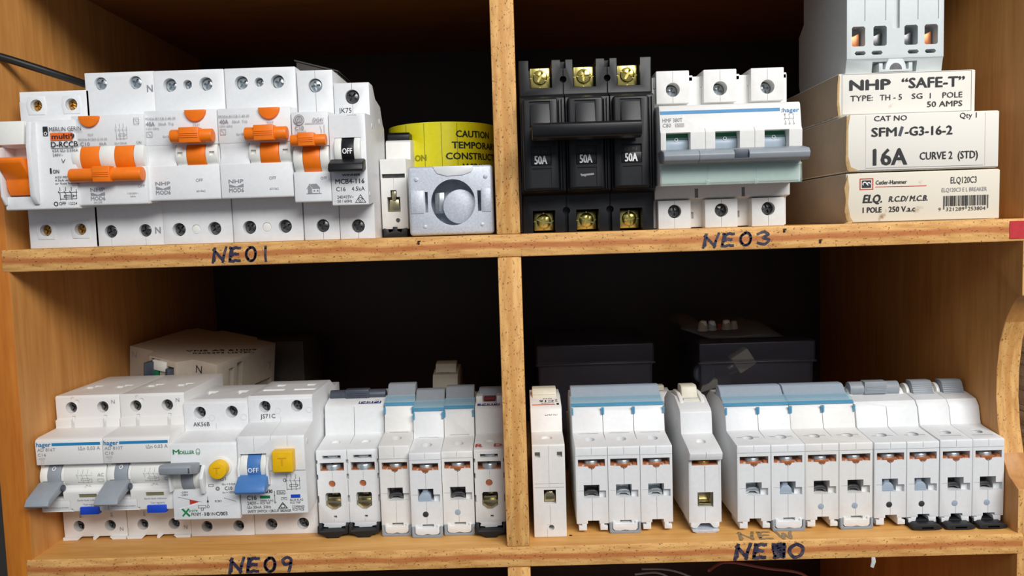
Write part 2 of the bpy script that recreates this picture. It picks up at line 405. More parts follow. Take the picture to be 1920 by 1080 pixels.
def writing(shelf, text, x, w, z, h, mat, top=False, stroke=1.5, slope=0):
    c = Vector(shelf['at']); pr = Print(shelf)
    if top: pr.fn = lambda u, v: (u-c.x, v-c.y, shelf_top+.08-c.z)
    else: pr.fn = lambda u, v: (u-c.x, -.52-c.y, v-c.z)
    shelf_top = c.z*2-c.z+(5.5 if top else 0)
    n = len(text); adv = w/n
    for i, ch in enumerate(text):
        for st in HAND[ch]:
            P = [(x+i*adv+a*adv*.8, z+slope*i+b*h) for a, b in st]
            Q = []
            for j in range(len(P)-1):        # round off the hand-drawn strokes
                A, B, C_, D = P[max(j-1, 0)], P[j], P[j+1], P[min(j+2, len(P)-1)]
                for k in range(6):
                    u_ = k/6; Q.append(tuple(.5*(2*B[d]+(C_[d]-A[d])*u_+(2*A[d]-5*B[d]+4*C_[d]-D[d])*u_**2+(3*B[d]-A[d]-3*C_[d]+D[d])*u_**3) for d in (0, 1)))
            Q.append(P[-1])
            if len(P) == 2: Q = [(q[0]+.25*math.sin(j*1.1), q[1]+.2*math.cos(j*1.7)) for j, q in enumerate(Q)]
            for (q0, q1) in zip(Q, Q[1:]): pr.line([q0, q1], stroke*random.uniform(.9, 1.15), mat)
            for q in Q: pr.disc(q[0], q[1], stroke/2, mat, 10)
    for o in pr.done(): o.name = 'marker_lettering'; o['label'] = 'marker-written ' + text.replace('#', '8')
writing(SHELVES['mid'], 'NE01', -149.4, 33, -9.4, 6.8, MARKER, stroke=1.25)
writing(SHELVES['mid'], 'NE03', 98, 36, -9.6, 6.2, MARKER, slope=.2, stroke=1.2)
writing(SHELVES['low'], 'NE09', -150.4, 36, -171.4, 7.2, MARKER, stroke=1.5)
writing(SHELVES['low'], 'NE#O', 112.5, 37, -171.2, 7.2, MARKER, stroke=1.6)
writing(SHELVES['low'], 'NEW', 116, 30, 1, 9, FADED, top=True, stroke=1.5)
def on_shelf(shelf, name, mb, m):
    o = part(name, mb, m, shelf); c = Vector(shelf['at']); o.location = -c*MM; return o
for x, z in ((-45.4, -2.8), (138.1, -2.4), (156, -8.3)):
    on_shelf(SHELVES['mid'], 'staple', MB().box(x-.5, x+.5, -.9, .6, z-.9, z+.9, .1).box(x-.2, x+1.1, -.9, .6, z+.5, z+.9), HOLE)
on_shelf(SHELVES['mid'], 'red_tape', MB().box(250.3, 260.4, -.75, -.35, -10, -1.2), REDMARK)
on_shelf(SHELVES['low'], 'screw_hole', MB().cyl(28, 12.5, .9, FL-.4, FL+.06, 'z', 0, 14), HOLE)

# ------------------------------------------------------------------ upright breakers, upper left pigeonhole
def nhp_logo(p, x, z, w, mat=GINK):
    p.t('NHP', x, z+w*.62, w*.24, w, mat, .04)
    p.poly([(x, z+w*.56), (x+w*.5, z+w*.38), (x+w, z+w*.56), (x+w, z+w*.32), (x, z+w*.32)], mat)
    p.t('MOD6', x, z, w*.27, w, mat, .03)
def upright(w, h, zn0, zl, zt, zn1, n, D=60, rec=2.5, bev=.5):
    """side profile of a breaker standing on end, terminals and nose towards the viewer; rec is how far the toggle bay steps back"""
    mb = MB()
    prof = [(D, 0), (0, 0), (0, zn0+1.6), (-n+.6, zn0), (-n, zn0+.6), (-n, zl)]
    prof += [(-n+rec, zl+.2), (-n+rec, zt-.2)] if rec else []
    prof += [(-n+.4, zt), (-n+.8, zn1), (0, zn1+1.2), (0, h), (D, h)]
    return mb.prism(prof, 0, w, 'x', bev)
def toggle_bar(root, x0, x1, z0, z1, y, mat, grip=None, name='toggle_bar'):
    r = (z1-z0)/2; zc = (z0+z1)/2; mb = MB().cyl(y, zc, r, x0, x1, 'x', .5, 28)
    g0, g1 = grip or (x0+(x1-x0)*.28, x0+(x1-x0)*.72)
    mb.box(g0, g1, y-r-.7, y+r*.3, zc-r-.2, zc+r+.6, .5)
    for k in (-.9, 0, .9): mb.box(g0+.6, g1-.6, y-r-1.0, y-r-.4, zc+k-.22, zc+k+.22, .1)
    return part(name, mb, mat, root)

# --- multi-pole earth leakage switch at the far left
t = thing('residual_current_breaker', 'white breaker with one wide orange lever and orange logo strip, beside the left wall', 'circuit breaker', (-244.8, 4, 0))
b = upright(35.8, 79, 19, 26, 50, 62, 16.5, rec=0)
c = MB().box(1.2, 14.3, -18, -8.5, 25.6, 49.6).box(-1, .6, -2, 70, 74, 80)
for x in (8.8, 26.6):
    for z in (72, 9.2): c.cyl(x, z, 3.0, -2, 5, 'y')
part('housing', b, WHITE, t, c)
for x in (8.8, 26.6):
    for z in (72, 9.2):
        screw(t, x, 2.6, z, 2.7, 'brass')
        part('terminal_collar', MB().prism([(x-4.2, z-4.6), (x+4.2, z-4.6), (x+5, z), (x+4.2, z+4.4), (x-4.2, z+4.4), (x-5, z)], -.35, .3, 'y', .15), WHITE, t, MB().cyl(x, z, 3.0, -2, 3, 'y'))
part('test_button', MB().prism([(-18.8, 50.5), (-17.4, 62), (-10, 62), (-10, 50)], .6, 12.6, 'x', .5), KNOB, t)
part('lever_guard', MB().prism([(-15, 22.5), (-17.5, 21.5), (-20.4, 26), (-20.8, 50), (-19, 61.5), (-15, 61.5)], 14.6, 17.2, 'x', .5).prism([(-15, 22.5), (-17.5, 21.5), (-20, 26), (-20.2, 49), (-15, 50)], .05, 1.3, 'x', .4), WHITE, t)
lv = part('lever', MB().prism([(-9, 26), (-15.5, 26.4), (-17, 30), (-17.2, 34), (-24, 41), (-24.5, 43), (-22.5, 44.2), (-9, 43)], 1.5, 14, 'x', .6), ORANGE, t)
p = Print(t, -16.5)
k = 2.2
p.rect(18.8+k, 21.2+k, 54.6, 59, INK).ring(20+k, 55.6, .7, .3, WINK, 12).t('MERLIN GERIN', 22+k, 56.6, 2, 15.5, INK).rect(22.2+k, 35.2, 52.2, 55.8, OINK).t('multi9', 23+k, 52.9, 2.4, 11, INK, .04)
p.t('D-RCCB', 22.4+k, 49, 2.6, 13, INK, .03).line([(22.4+k, 48.4), (35.4, 48.4)], .25).t('63A I\u0394n 0.030A', 22.8+k, 46.6, 1.3, 12.6).t('240V~', 22.8+k, 44.6, 1.3, 5)
p.t('I', 21+k, 36.4, 2.6, .6, INK, .04).t('ON', 22.3+k, 36.4, 1.8, 3, INK, .02)
for i, s in enumerate(('AS3190/N11801', '4.5kA with mcb', 'or fuse backup')): p.t(s, 23+k, 34-i*1.5, 1.05, 12)
schematic(p, 24+k, 23.5, 9.4, 6, INK, .3); p.ring(22.6+k, 21.6, .9, .4).t('OFF', 24.2+k, 21, 1.5, 3.3, INK, .02).t('12224', 29+k, 21, 1.3, 4); p.line([(27+k, 43.2), (27.6+k, 41.4), (28.6+k, 43)], .25); p.done()

# --- 10 amp two pole combined breaker
t = thing('residual_current_breaker', 'white two-pole breaker with a long orange bar down over two orange bands', 'circuit breaker', (-210.8, 4, 0))
b = upright(35.4, 87.3, 20.3, 38.5, 48.8, 63.8, 15.5)
c = MB()
for x in (8.0, 25.6):
    for z in (81.8, 7.6): c.cyl(x, z, 3.25, -2, 4.5, 'y')
c.box(35.0, 36, -2, 50, 78, 90).box(7.9, 8.1, -.2, 2, 0, 4.6).box(25.5, 25.7, -.2, 2, 0, 4.6)
part('housing', b, WHITE, t, c)
for x in (8.0, 25.6): screw(t, x, 1.8, 81.8, 3.1, 'zinc'); screw(t, x, 1.8, 7.6, 3.0, 'dark')
part('toggle_knob', knob(knob(knob(MB(), .3, 4.2, -8.8, 43.6, 8.1), 13.6, 20.9, -8.8, 43.6, 8.1), 30.4, 35.1, -8.8, 43.6, 8.1), KNOB, t)
for x in (4.3, 21.0): part('toggle_band', knob(MB(), x, x+9.2, -8.6, 43.4, 8.4), ORANGE, t)
toggle_bar(t, .2, 35.2, 31.4, 38.2, -18.4, ORANGE, (12.5, 21))
part('test_button', MB().prism([(9.3+5*math.cos(a), 63.4+5.2*math.sin(a)) for a in [math.pi*(1+i/12) for i in range(13)]], -16.4, -13, 'y', .3), ORANGE, t)
p = Print(t, -15.4); p.t('TEST', 8, 54, 1, 3, GINK).t('MOD6-RCBO-2-10-30', 3.4, 51.8, 1.1, 14, GINK).t('C10', 4.2, 49.4, 1.7, 4.6, GINK, .02).t('6kA', 13.5, 49.4, 1.5, 3.6, GINK).t('ON', 31.6, 49.5, 1.3, 2.4, GINK)
schematic(p, 21.5, 51.8, 6, 7.6, GINK, .15); p.frame(31, 33.4, 59, 61.8, .2, GINK).line([(31.6, 61), (32.8, 59.8)], .2, GINK).t('I\u0394n=30mA', 21, 49.6, 1, 6, GINK)
p.front(-15.5); nhp_logo(p, 7.6, 22.8, 7); p.t('601205', 9, 21.4, .9, 4, GINK).t('OFF', 31, 28.4, 1.4, 3.4, GINK).t('110/230V~', 25.6, 25.2, .9, 5.4, GINK).t('50Hz', 27, 23.8, .8, 2.6, GINK)
p.done(); Print(t, 0).t('N', 31.4, 77, 3.4, 2.8, GINK, .03).done(); Print(t, 0).t('N', 30.8, 6, 3.2, 2.7, GINK, .03).done()

# --- the two 40 amp two pole switches
def rccb():
    t = thing('residual_current_switch', 'white 40 A switch with orange lever up, beside the two-band orange breaker', 'circuit breaker', (-176.3, 4, 0), group='white 40 A switches with raised orange levers')
    b = upright(35.7, 87.2, 21.6, 38.6, 48.6, 65.4, 13)
    c = MB()
    for z in (80, 7.5):
        for x, r in ((8.4, 3.4), (17.3, 2.3), (26.6, 3.4)): c.cyl(x, z, r, -2, 5.5, 'y')
    part('housing', b, WHITE, t, c)
    part('lever_bay_cover', MB().prism([(-12.8, 38.4), (-8, 38), (-8, 50), (-12.6, 49.5), (-11.6, 46.5), (-11.4, 42)], .25, 14.6, 'x', .2), WHITE, t)
    for x, r in ((8.4, 3.05), (17.3, 2.05), (26.6, 3.05)): screw(t, x+.3, 2.8, 79.7, r, 'zinc')
    for x in (8.4, 26.6): screw(t, x+.2, 2.8, 7.4, 3.0, 'dark')
    part('sealing_plug', MB().cyl(17.3, 7.5, 2.2, .3, 4, 'y', .2), KNOB, t)
    k = MB(); knob(k, 15, 20.2, -6.4, 43.6, 7.4); knob(k, 29.6, 35.2, -6.4, 43.6, 7.4)
    part('toggle_knob', k, KNOB, t, MB().box(15.8, 18.4, -16, -12.4, 43, 45).box(31.4, 34, -16, -12.4, 43, 45))
    part('toggle_band', knob(MB(), 20.4, 29.4, -6.2, 43.4, 7.8), ORANGE, t)
    toggle_bar(t, 14.4, 34.8, 49, 55.6, -15.6, ORANGE, (19.4, 29.2))
    part('test_button', MB().prism([(25.6+5.2*math.cos(a), 65.2+5.6*math.sin(a)) for a in [math.pi*(1+i/12) for i in range(13)]], -13.9, -10, 'y', .3), ORANGE, t)
    p = Print(t, -12.8); p.t('MOD6-RCCB-2-40-30', .8, 61, 1.2, 15, GINK).t('40A', 1.2, 58.2, 1.9, 4.2, GINK, .03).t('30mA  Trip', 7.2, 58.4, 1.2, 7.6, GINK).t('230V~50Hz', 1, 56.4, 1, 6.4, GINK)
    p.frame(1.2, 3.8, 52.8, 55.4, .2, GINK).line([(1.8, 54.8), (3, 53.4)], .2, GINK).t('I\u0394n=30mA', 9, 52.4, 1, 5.2, GINK).t('TEST', 24, 57.4, 1.2, 3.6, GINK)
    p.front(-13); nhp_logo(p, 4, 24.8, 7.2); p.t('OFF', 24, 30.4, 1.5, 3.4, GINK).t('601062', 24, 25.4, 1, 4.4, GINK); p.done(); return t
r1 = rccb()
dup(r1, (-140.2, 4, 0), 'white 40 A switch with orange lever up, beside the single-pole breaker with house drawing')

# --- single pole with an orange lever and a house drawing
t = thing('miniature_circuit_breaker', 'narrow white breaker with orange lever and a small house drawing', 'circuit breaker', (-103.9, 4, 0))
c = MB().cyl(9.2, 77.4, 3.5, -2, 5, 'y').cyl(9.6, 7.2, 3.3, -2, 5, 'y').box(9.1, 9.3, -.2, 2, 63, 74).box(9.1, 9.3, -.2, 2, 80, 88).box(9.5, 9.7, -.2, 2, 0, 4)
part('housing', upright(18, 85, 18.6, 33.4, 46, 62.4, 14), WHITE, t, c)
screw(t, 9.2, 1.8, 77.4, 3.2, 'zinc'); screw(t, 9.6, 1.8, 7.2, 3.0, 'dark')
part('toggle_knob', knob(knob(MB(), .4, 4.9, -7, 40, 8), 13.5, 17.6, -7, 40, 8), KNOB, t)
part('toggle_band', knob(MB(), 5.1, 13.4, -6.8, 40, 8.2), ORANGE, t)
toggle_bar(t, .3, 17.4, 45.6, 51.2, -16.6, ORANGE, (4.4, 12.4))
p = Print(t, -13.9); p.disc(3.9, 58.6, 2.6, GINK).ring(3.9, 58.6, 2.1, .2, KNOB).t('GE', 2.6, 57.8, 1.8, 2.6, KNOB).t('DG41', 10.6, 57.6, 1.7, 5, GINK, .02, .2).line([(6.8, 56.8), (15.8, 56.8)], .25, GINK).t('C10', 1.9, 53.8, 2, 4.2, GINK, .03).frame(1.8, 7, 51.6, 53.3, .15, GINK).t('4500', 2.4, 51.8, 1.2, 4, GINK).line([(14, 55.4), (14.6, 53.6), (14.6, 52)], .2, GINK).line([(16, 55.8), (16, 52)], .2, GINK)
p.front(-14); p.t('OFF', 13.2, 29.6, 1.3, 3, GINK)
hx, hz = 6, 22.6
p.poly([(hx+.6, hz+.4), (hx+2.4, hz+.4), (hx+2.4, hz+3.2), (hx+1.5, hz+4.4), (hx+.6, hz+3)], GINK).poly([(hx+1.4, hz+4.8), (hx+5, hz+5), (hx+6.8, hz+2.8), (hx+3, hz+2.8)], GINK).frame(hx+2.6, hx+6.4, hz+.4, hz+2.7, .2, GINK).rect(hx+3.4, hx+4.2, hz+1.2, hz+2, GINK).rect(hx+5, hx+5.8, hz+1.2, hz+2, GINK).line([(hx, hz+.2), (hx+7.2, hz+.2)], .3, GINK).line([(hx+.2, hz+2.6), (hx+1.5, hz+4.7), (hx+1.6, hz+5)], .25, GINK); p.done()

# --- single pole with a black OFF toggle
t = thing('miniature_circuit_breaker', 'narrow white breaker with black OFF lever, at the end of the upright row', 'circuit breaker', (-85.6, 4, 0))
c = MB().cyl(9.2, 71.2, 3.6, -2, 5, 'y').cyl(9.2, 6.5, 3.4, -2, 5, 'y').box(9.1, 9.3, -.2, 2, 61, 68).box(9.1, 9.3, -.2, 2, 74, 80).box(9.1, 9.3, -.2, 2, 0, 4)
c.box(2.6, 15.2, -18, -6.5, 34, 49.4).box(9, 13.6, -16, -13.7, 59.6, 60.2)
part('housing', MB().prism([(0, 0), (0, 18), (-13.6, 16.6), (-14, 17), (-14, 60.2), (-13.5, 61), (0, 62), (0, 77.4), (.6, 78.3), (10, 78.3), (16, 72.6), (30, 70.6), (36, 62), (40, 60), (40, 0)], 0, 17.8, 'x', .4), WHITE, t, c)
screw(t, 9.2, 2.2, 71.2, 3.3, 'dark'); screw(t, 9.2, 2.2, 6.5, 3.2, 'dark')
part('toggle_knob', knob(knob(MB(), 2.7, 5.9, -8.4, 43, 8.2), 12.1, 15.1, -8.4, 43, 8.2), KNOB, t)
part('toggle_lever', knob(MB(), 6.1, 11.9, -8.2, 43, 8).prism([(-10, 38.4), (-16.5, 38.8), (-22, 36.2), (-23, 33.2), (-21.5, 32.2), (-12, 34)], .6, 17.2, 'x', .5), BLACK, t)
p = Print(t, 0); p.t('JK75', 2.2, 63.4, 2.4, 6.4, INK)
q = Print([k for k in t.children if k.name.startswith('toggle_lever')][0], -16.35); q.t('OFF', 6.6, 41.4, 2.6, 4.7, WINK, .03); q.done()
p.front(-14).t('WINNER', 5.4, 30.8, 1, 9, INK, .04).t('MCB4-116', 2, 27.2, 2.2, 14.2, INK, .02).t('C16', 2.2, 23.6, 2, 4.6, INK).t('4.5kA', 9.8, 23.6, 2, 6.4, INK).t('240/415V~', 2.6, 20, 1.5, 8, INK).t('50 / 60Hz', 2.6, 18, 1.4, 7.2, INK)
p.line([(11.4, 17.8), (16.4, 17.8), (13.9, 21.6)], .3, INK, True).ring(13.9, 19.1, 1.1, .2).line([(13.3, 19.3), (13.8, 18.5), (14.6, 19.8)], .2); p.done()
part('side_rivet', MB().cyl(4, 57, 1.4, 17.6, 18, 'x', .1, 16).cyl(26, 62, 1.6, 17.6, 18, 'x', .1, 16).cyl(-10, 22, 1.2, 17.6, 18, 'x', .1, 16).cyl(34, 10, 1.6, 17.6, 18, 'x', .1, 16), WHITE, t)

# ------------------------------------------------------------------ breakers lying on their backs, terminal end to the viewer
def lying(label, loc, n, pw, style, handle, clips, tp='', rz=0, name='miniature_circuit_breaker', body=WHITE, nose=63.2, ztop=47, grp=None, clamps=None, cover=None, lean=0):
    """n poles pw wide; local y runs back from the terminal end, z up to the levers"""
    t = thing(name, label, 'circuit breaker', loc, (0, 0, rz), grp); w = n*pw; zt = ztop
    foot = 5.2 if style != 'tall' else 0
    prof = [(0, foot), (0, zt-.4), (.7, zt), (19, zt+2), (21, zt+2.6), (23, nose-2), (26, nose+1.6), (35, nose+3.4), (57, nose+3.4), (66, nose-2), (68, zt+2), (87, zt-1), (87, foot)]
    if style == 'tall': prof = [(0, .6), (0, zt-.6), (.6, zt), (20, zt+1.6), (21.5, nose-1), (23, nose+.6), (36, nose+4), (57, nose+3), (66, nose-2), (68, zt+1), (87, zt-1), (87, .6), (86, 0), (.6, 0)]
    if style == 'plain': prof = [(3, foot), (3, 39.6), (.4, 40), (-.8, 43.8), (4, zt), (18, zt+3), (20, zt+3.4), (21.5, nose-1), (23.5, nose+.6), (36, nose+5), (56, nose+4), (66, nose-2), (68, zt+2), (87, zt-1), (87, foot)]
    if style == 'slot': prof = [(0, foot+1.5), (0, 46.6), (.5, zt+.2), (21, zt+2.6), (22, zt+3.4), (23.4, nose-.8), (24.6, nose+.4), (34, nose+2.4), (57, nose+2.4), (66, nose-2), (68, zt+2), (87, zt-1), (87, foot+1.5)]
    y0 = 3 if style == 'plain' else 0
    mb = MB().prism(prof, 0, w, 'x', .35); c = MB(); p = Print(t)
    for i in range(n):
        x = i*pw; m = x+pw/2
        if i: c.box(x-.2, x+.2, -1, .9, 0, 90).box(x-.16, x+.16, -1, 24, zt+.9, 90)
        if style == 'hager':
            c.box(x+1.4, x+pw-1.4, -1, 9, 36.6, 40.6).cyl(m, 37, 2, -1, 9, 'y', 0, 20)
            c.box(m-4.4, m+4, -1, 13, 19.4, 26.6).box(m+3.9, m+7.4, -1, 2.2, 19.4, 23.4).box(m-.1, m+.1, -1, .5, 0, 19.5).box(m-.1, m+.1, -1, .5, 26.6, 35).box(m-.1, m+.1, -1, .5, 43, 60)
            c.box(x-.1, x+pw+.1, -1, .5, 42.3, 42.65).cyl(m, 11, 2.9, zt-4, zt+9, 'z', 0, 24).box(m-2.6, m+3.6, -1, 6, 4, 7).box(m-7.5, m-4.6, -1, .4, 23.2, 23.5).box(x+3, x+pw-3, -1, 30, nose-13.6, nose-13.4)
        elif style == 'slot':
            c.box(x+3.4, x+pw-3.4, -1, 7, 42.4, 44.4).box(x+1.9, x+pw-1.9, -1, 10, 35.8, 40.4).cyl(m-.4, 28.6, 1.9, -1, 2.2, 'y', 0, 22)
            c.prism([(m-4.4, 22.6), (m-3.6, 23.6), (m+3.6, 23.6), (m+4.2, 22.8), (m+4.2, 16), (m+.8, 13.8), (m-1.6, 13.8), (m-4.4, 16)], -1, 12, 'y').box(m-.2, m+1.5, -1, 6, 9.4, 10.8)
            c.box(m-.1, m+.1, -1, .4, 24, 26.4).box(m-.1, m+.1, -1, .4, 31, 35).box(m-.1, m+.1, -1, .4, 4, 9)
            c.cyl(m, 11, 2.6, zt+.6, zt+4, 'z', 0, 24)
            for s in ((x-.1, x+.7), (x+pw-.7, x+pw+.1)): c.box(*s, -1, 3, 31, 34).box(*s, -1, 3, 18, 22).box(*s, -1, 3, 39.8, 42)
        elif style == 'tall':
            for s in (x+1.4, x+pw-4.2): c.box(s, s+2.8, -1, 6, 43.6, 46.6)
            c.box(m-3, m+3.4, -1, 11, 18.6, 26.2).cyl(m+.6, 5.6, 1.5, -1, 6, 'y', 0, 18).box(m-.1, m+.1, -1, .4, 27, 50).box(m-.1, m+.1, -1, .4, 7.5, 18).box(m-1.8, m-1.6, -1, .4, 0, 5).box(m-1.8, m+.2, -1, .4, 7, 7.3).box(x+.8, x+pw-.8, -1, .5, 27.2, 27.5).box(x+.8, x+pw-.8, -1, .4, 29.4, 29.6).cyl(m-.4, 10, 3, zt-.2, zt+4, 'z', 0, 24)
        elif style == 'plain':
            c.box(x+1.8, x+pw-1.8, 2, 11, 36.4, 40.2).box(m-4, m+4.4, 2, 13, 13.6, 21.8).box(m-.15, m+.15, 2, 4, 22, 36).box(m-.1, m+.1, 2, 3.5, 6, 13.5).cyl(m, 11, 2.6, zt+.4, zt+5, 'z', 0, 24).box(m-.1, m+.1, -2, .6, 40, zt+6)
    part('housing', mb, body, t, c)
    for i in range(n):
        x = i*pw; m = x+pw/2; kind = (clamps or ['zinc']*n)[i]
        if style == 'hager':
            part('contact_plate', MB().box(x+1.7, x+pw-1.7, 3.2, 8.5, 36.65, 37.3).box(x+1.6, x+3.6, .9, 3.4, 36.65, 38).box(x+pw-3.6, x+pw-1.6, .9, 3.4, 36.65, 38).prism([(m-3.6, 36.6), (m-1.9, 36.4), (m-1.7, 35.6), (m+1.7, 35.6), (m+1.9, 36.4), (m+3.6, 36.6), (m+3.6, 37.8), (m-3.6, 37.8)], .3, 1.2, 'y', .1), COPPER, t)
            o = screw(t, m, 4.6, 38.7, 3.7, 'zinc', True)
            cm = {'zinc': ZINC, 'dark': DARKST, 'grey': SLATE, 'plate': GREY}[kind]
            if kind == 'plate': part('clamp', MB().prism([(m-4.2, 19.6), (m+2.6, 19.6), (m+2.2, 22.4), (m+.8, 24), (m-2.4, 24), (m-4, 22)], 1.2, 9, 'y', .15).box(m-2, m+.6, 2.6, 9, 24, 25.4, .1), BLUEGREY, t)
            else: part('clamp', MB().prism([(m-4, 19.6), (m-3, 19.6), (m-1.6, 20.8), (m+1.4, 20.8), (m+2.8, 19.6), (m+3.8, 19.6), (m+3.2, 22), (m+1.4, 22.8), (m-1.8, 22.8), (m-3.4, 22)], 3, 10, 'y', .15).box(m-3.6, m+3.2, 8, 9, 20, 26), cm, t)
            if clips[i] == 'foot': part('rail_foot', MB().prism([(x+1.2, 1.6), (x+5.4, 1.6), (x+5.4, 5.6), (x+2.8, 5.6), (x+2.8, 4.2), (x+1.2, 4.2)], .1, 16, 'y', .2).prism([(x+pw-4.6, 1.6), (x+pw-.6, 1.6), (x+pw-.6, 4), (x+pw-2.4, 4), (x+pw-2.4, 5.6), (x+pw-4.6, 5.6)], .1, 16, 'y', .2), body, t)
            if clips[i] == 'grey':
                part('rail_clip', MB().prism([(x+.3, 6), (x+.3, .8), (x+1, 0), (x+pw-.8, 0), (x+pw-.2, .8), (x+pw-.2, 6), (x+pw-1.6, 6), (x+pw-1.6, 2.4), (x+pw-2.6, 1.3), (x+2.6, 1.3), (x+1.7, 2.4), (x+1.7, 6)], -1.2, 30, 'y', .15), GREY, t)
                part('rail_foot', MB().prism([(x+2, 2.6), (x+3, 1.6), (x+6, 1.4), (m, 1.9), (x+pw-6, 1.4), (x+pw-3, 1.6), (x+pw-1.9, 2.6), (x+pw-1.9, 6.6), (x+pw-3.2, 6.6), (x+pw-3.2, 5.4), (x+3.4, 5.4), (x+3.4, 6.6), (x+2, 6.6)], -.9, 20, 'y', .25), body, t)
            if clips[i] == 'black':
                part('rail_foot', MB().prism([(x+1.2, 2.4), (x+4.6, 2.4), (x+5.6, 5.6), (x+2.6, 5.6), (x+2.6, 4.6), (x+1.2, 4.6)], .1, 16, 'y', .2).prism([(x+pw-5, 2.4), (x+pw-1.4, 2.4), (x+pw-1.4, 5.6), (x+pw-5.6, 5.6)], .1, 16, 'y', .2), body, t)
                part('rail_clip', MB().box(x+.4, x+pw-.4, .6, 26, 1.2, 3.6, .3).prism([(x+3, 3.2), (x+1, 2), (x+1, .6), (x+4, .2), (x+4.4, 0), (x+pw-4.4, 0), (x+pw-4, .2), (x+pw-1, .6), (x+pw-1, 2), (x+pw-3, 3.2)], -5.5, 2, 'y', .3), RUBBER, t, MB().box(m-3, m+3, -8, -1.5, .9, 1.9))
            if tp[i:i+1] in ('g', 'd'): part('test_point', MB().cyl(m-.6, 12.6, 1.6, -.12, .5, 'y', .05, 18), BLUEGREY if tp[i] == 'g' else DARKST, t)
        elif style == 'slot':
            o = screw(t, m, 4.4, 38.2, 4.2, 'zinc', True)
            part('contact_plate', MB().box(x+2.2, x+pw-2.2, .8, 9, 35.9, 36.5), COPPER, t)
            part('upper_screw_barrel', MB().cyl(m+.4, 43.4, 2.8, 1.2, 6, 'y', .2, 20, None, .9), ZINC, t)
            part('test_point', MB().cyl(m-.4, 28.6, 1.8, .9, 2.6, 'y', .1, 20), COPPER, t)
            part('clamp', MB().prism([(m-4.2, 18.6), (m+4, 18.6), (m+4, 16.2), (m+.8, 14), (m-1.6, 14), (m-4.2, 16.2)], 1.4, 9, 'y', .25).box(m-3.6, m+3.4, 3.2, 9, 18.6, 20.2, .3).box(m-1.4, m+1.6, 4, 9, 21.4, 22.2, .2), NICKEL, t)
            part('rail_foot', MB().prism([(x+2.2, 4.6), (x+4.8, 4.4), (x+5, 3.9), (x+pw-5, 4), (x+pw-4.6, 4.6), (x+pw-2.2, 4.8), (x+pw-2.6, 6.2), (x+pw-1.6, 7), (x+1.4, 7), (x+2.6, 6.2)], .1, 18, 'y', .2), body, t)
            part('rail_clip', MB().prism([(x+.2, 6.8), (x+.2, 2.6), (x+3.4, 1.8), (x+5.2, 0), (x+pw-5.4, 0), (x+pw-3.6, 1.8), (x+pw-.2, 2.6), (x+pw-.2, 6.8), (x+pw-1.6, 6.8), (x+pw-1.8, 3.9), (x+1.8, 3.9), (x+1.6, 6.8)], -5, 26, 'y', .3), RUBBER, t)
        elif style == 'tall':
            part('clamp', MB().prism([(m-2.8, 19), (m+3.2, 19), (m+3.2, 22), (m+1.6, 24.4), (m-1.4, 24.4), (m-2.8, 22)], 2.4, 9, 'y', .4), NICKEL, t)
        elif style == 'plain':
            screw(t, m, 7.4, 38, 4, 'brass', True); part('contact_plate', MB().box(x+2, x+pw-2, 3.4, 10, 36.5, 37.1).box(m-1.4, m+1.4, 3.1, 4, 35.4, 37, .1), COPPER, t)
            part('clamp', MB().prism([(m-3.6, 14), (m+4, 14), (m+4, 21.4), (m+3.2, 21.4), (m+3.2, 15.2), (m-2.8, 15.2), (m-2.8, 21.4), (m-3.6, 21.4)], 4.4, 12, 'y', .1).box(m-3.4, m+3.8, 11, 12, 14.4, 21.4), NICKEL, t)
            part('rail_foot', MB().prism([(x+1, 5.6), (x+1, 3), (x+2.6, 2.2), (x+4.2, 2.4), (m-2.4, 4.8), (m+2.4, 4.8), (x+pw-4.2, 2.4), (x+pw-2.6, 2.2), (x+pw-1.2, 3), (x+pw-1.2, 5.6)], 3.05, 18, 'y', .25), body, t)
            part('rail_clip', MB().prism([(x+1.6, 1), (x+4, 0), (x+pw-4, 0), (x+pw-1.6, 1), (x+pw-1.6, 1.8), (x+1.6, 1.8)], 1.6, 24, 'y', .2), GALV, t)
    handle(t, w, nose, p); p.done(); return t
# levers
def flap(mat, split=1, cover=None, z=7):
    def f(t, w, nose, p):
        k = w/split
        for i in range(split):
            part('toggle_lever', MB().prism([(29, nose+1.8), (29.4, nose+3.2), (33, nose+4.4), (37.4, nose+z+1.6), (39.4, nose+z+2.2), (44, nose+z+2), (46, nose+3)], i*k+.25, (i+1)*k-.25, 'x', .5, 3), mat, t)
            for a in range(3): part('lever_seam', MB().box(i*k+k*(.25+.2*a), i*k+k*(.25+.2*a)+3.6, 39.4, 39.7, nose+z-.06, nose+z+.05), mat, t) if False else None
        if cover:
            for i in range(split):
                n = max(1, round(k/17.6))
                lc = part('label_cover', MB().prism([(25.6, nose+1.9), (25.4, nose+2.4), (31.6, nose+5.4), (31.8, nose+4.8)], i*k-.3, (i+1)*k+.3, 'x', .12), cover, t)
                eb = MB().prism([(24.4, nose+.7), (23.9, nose+1.0), (25.4, nose+2.3), (26.2, nose+2.2)], i*k-.3, (i+1)*k+.3, 'x', .12)
                for a in range(n): eb.box(i*k+a*k/n-.2, i*k+a*k/n+.9, 21.8, 23, nose-3.4, nose+.4, .1).box(i*k+(a+1)*k/n-.9, i*k+(a+1)*k/n+.2, 21.8, 23, nose-3.4, nose+.4, .1)
                part('cover_edge', eb, AQUAE, lc)
    return f
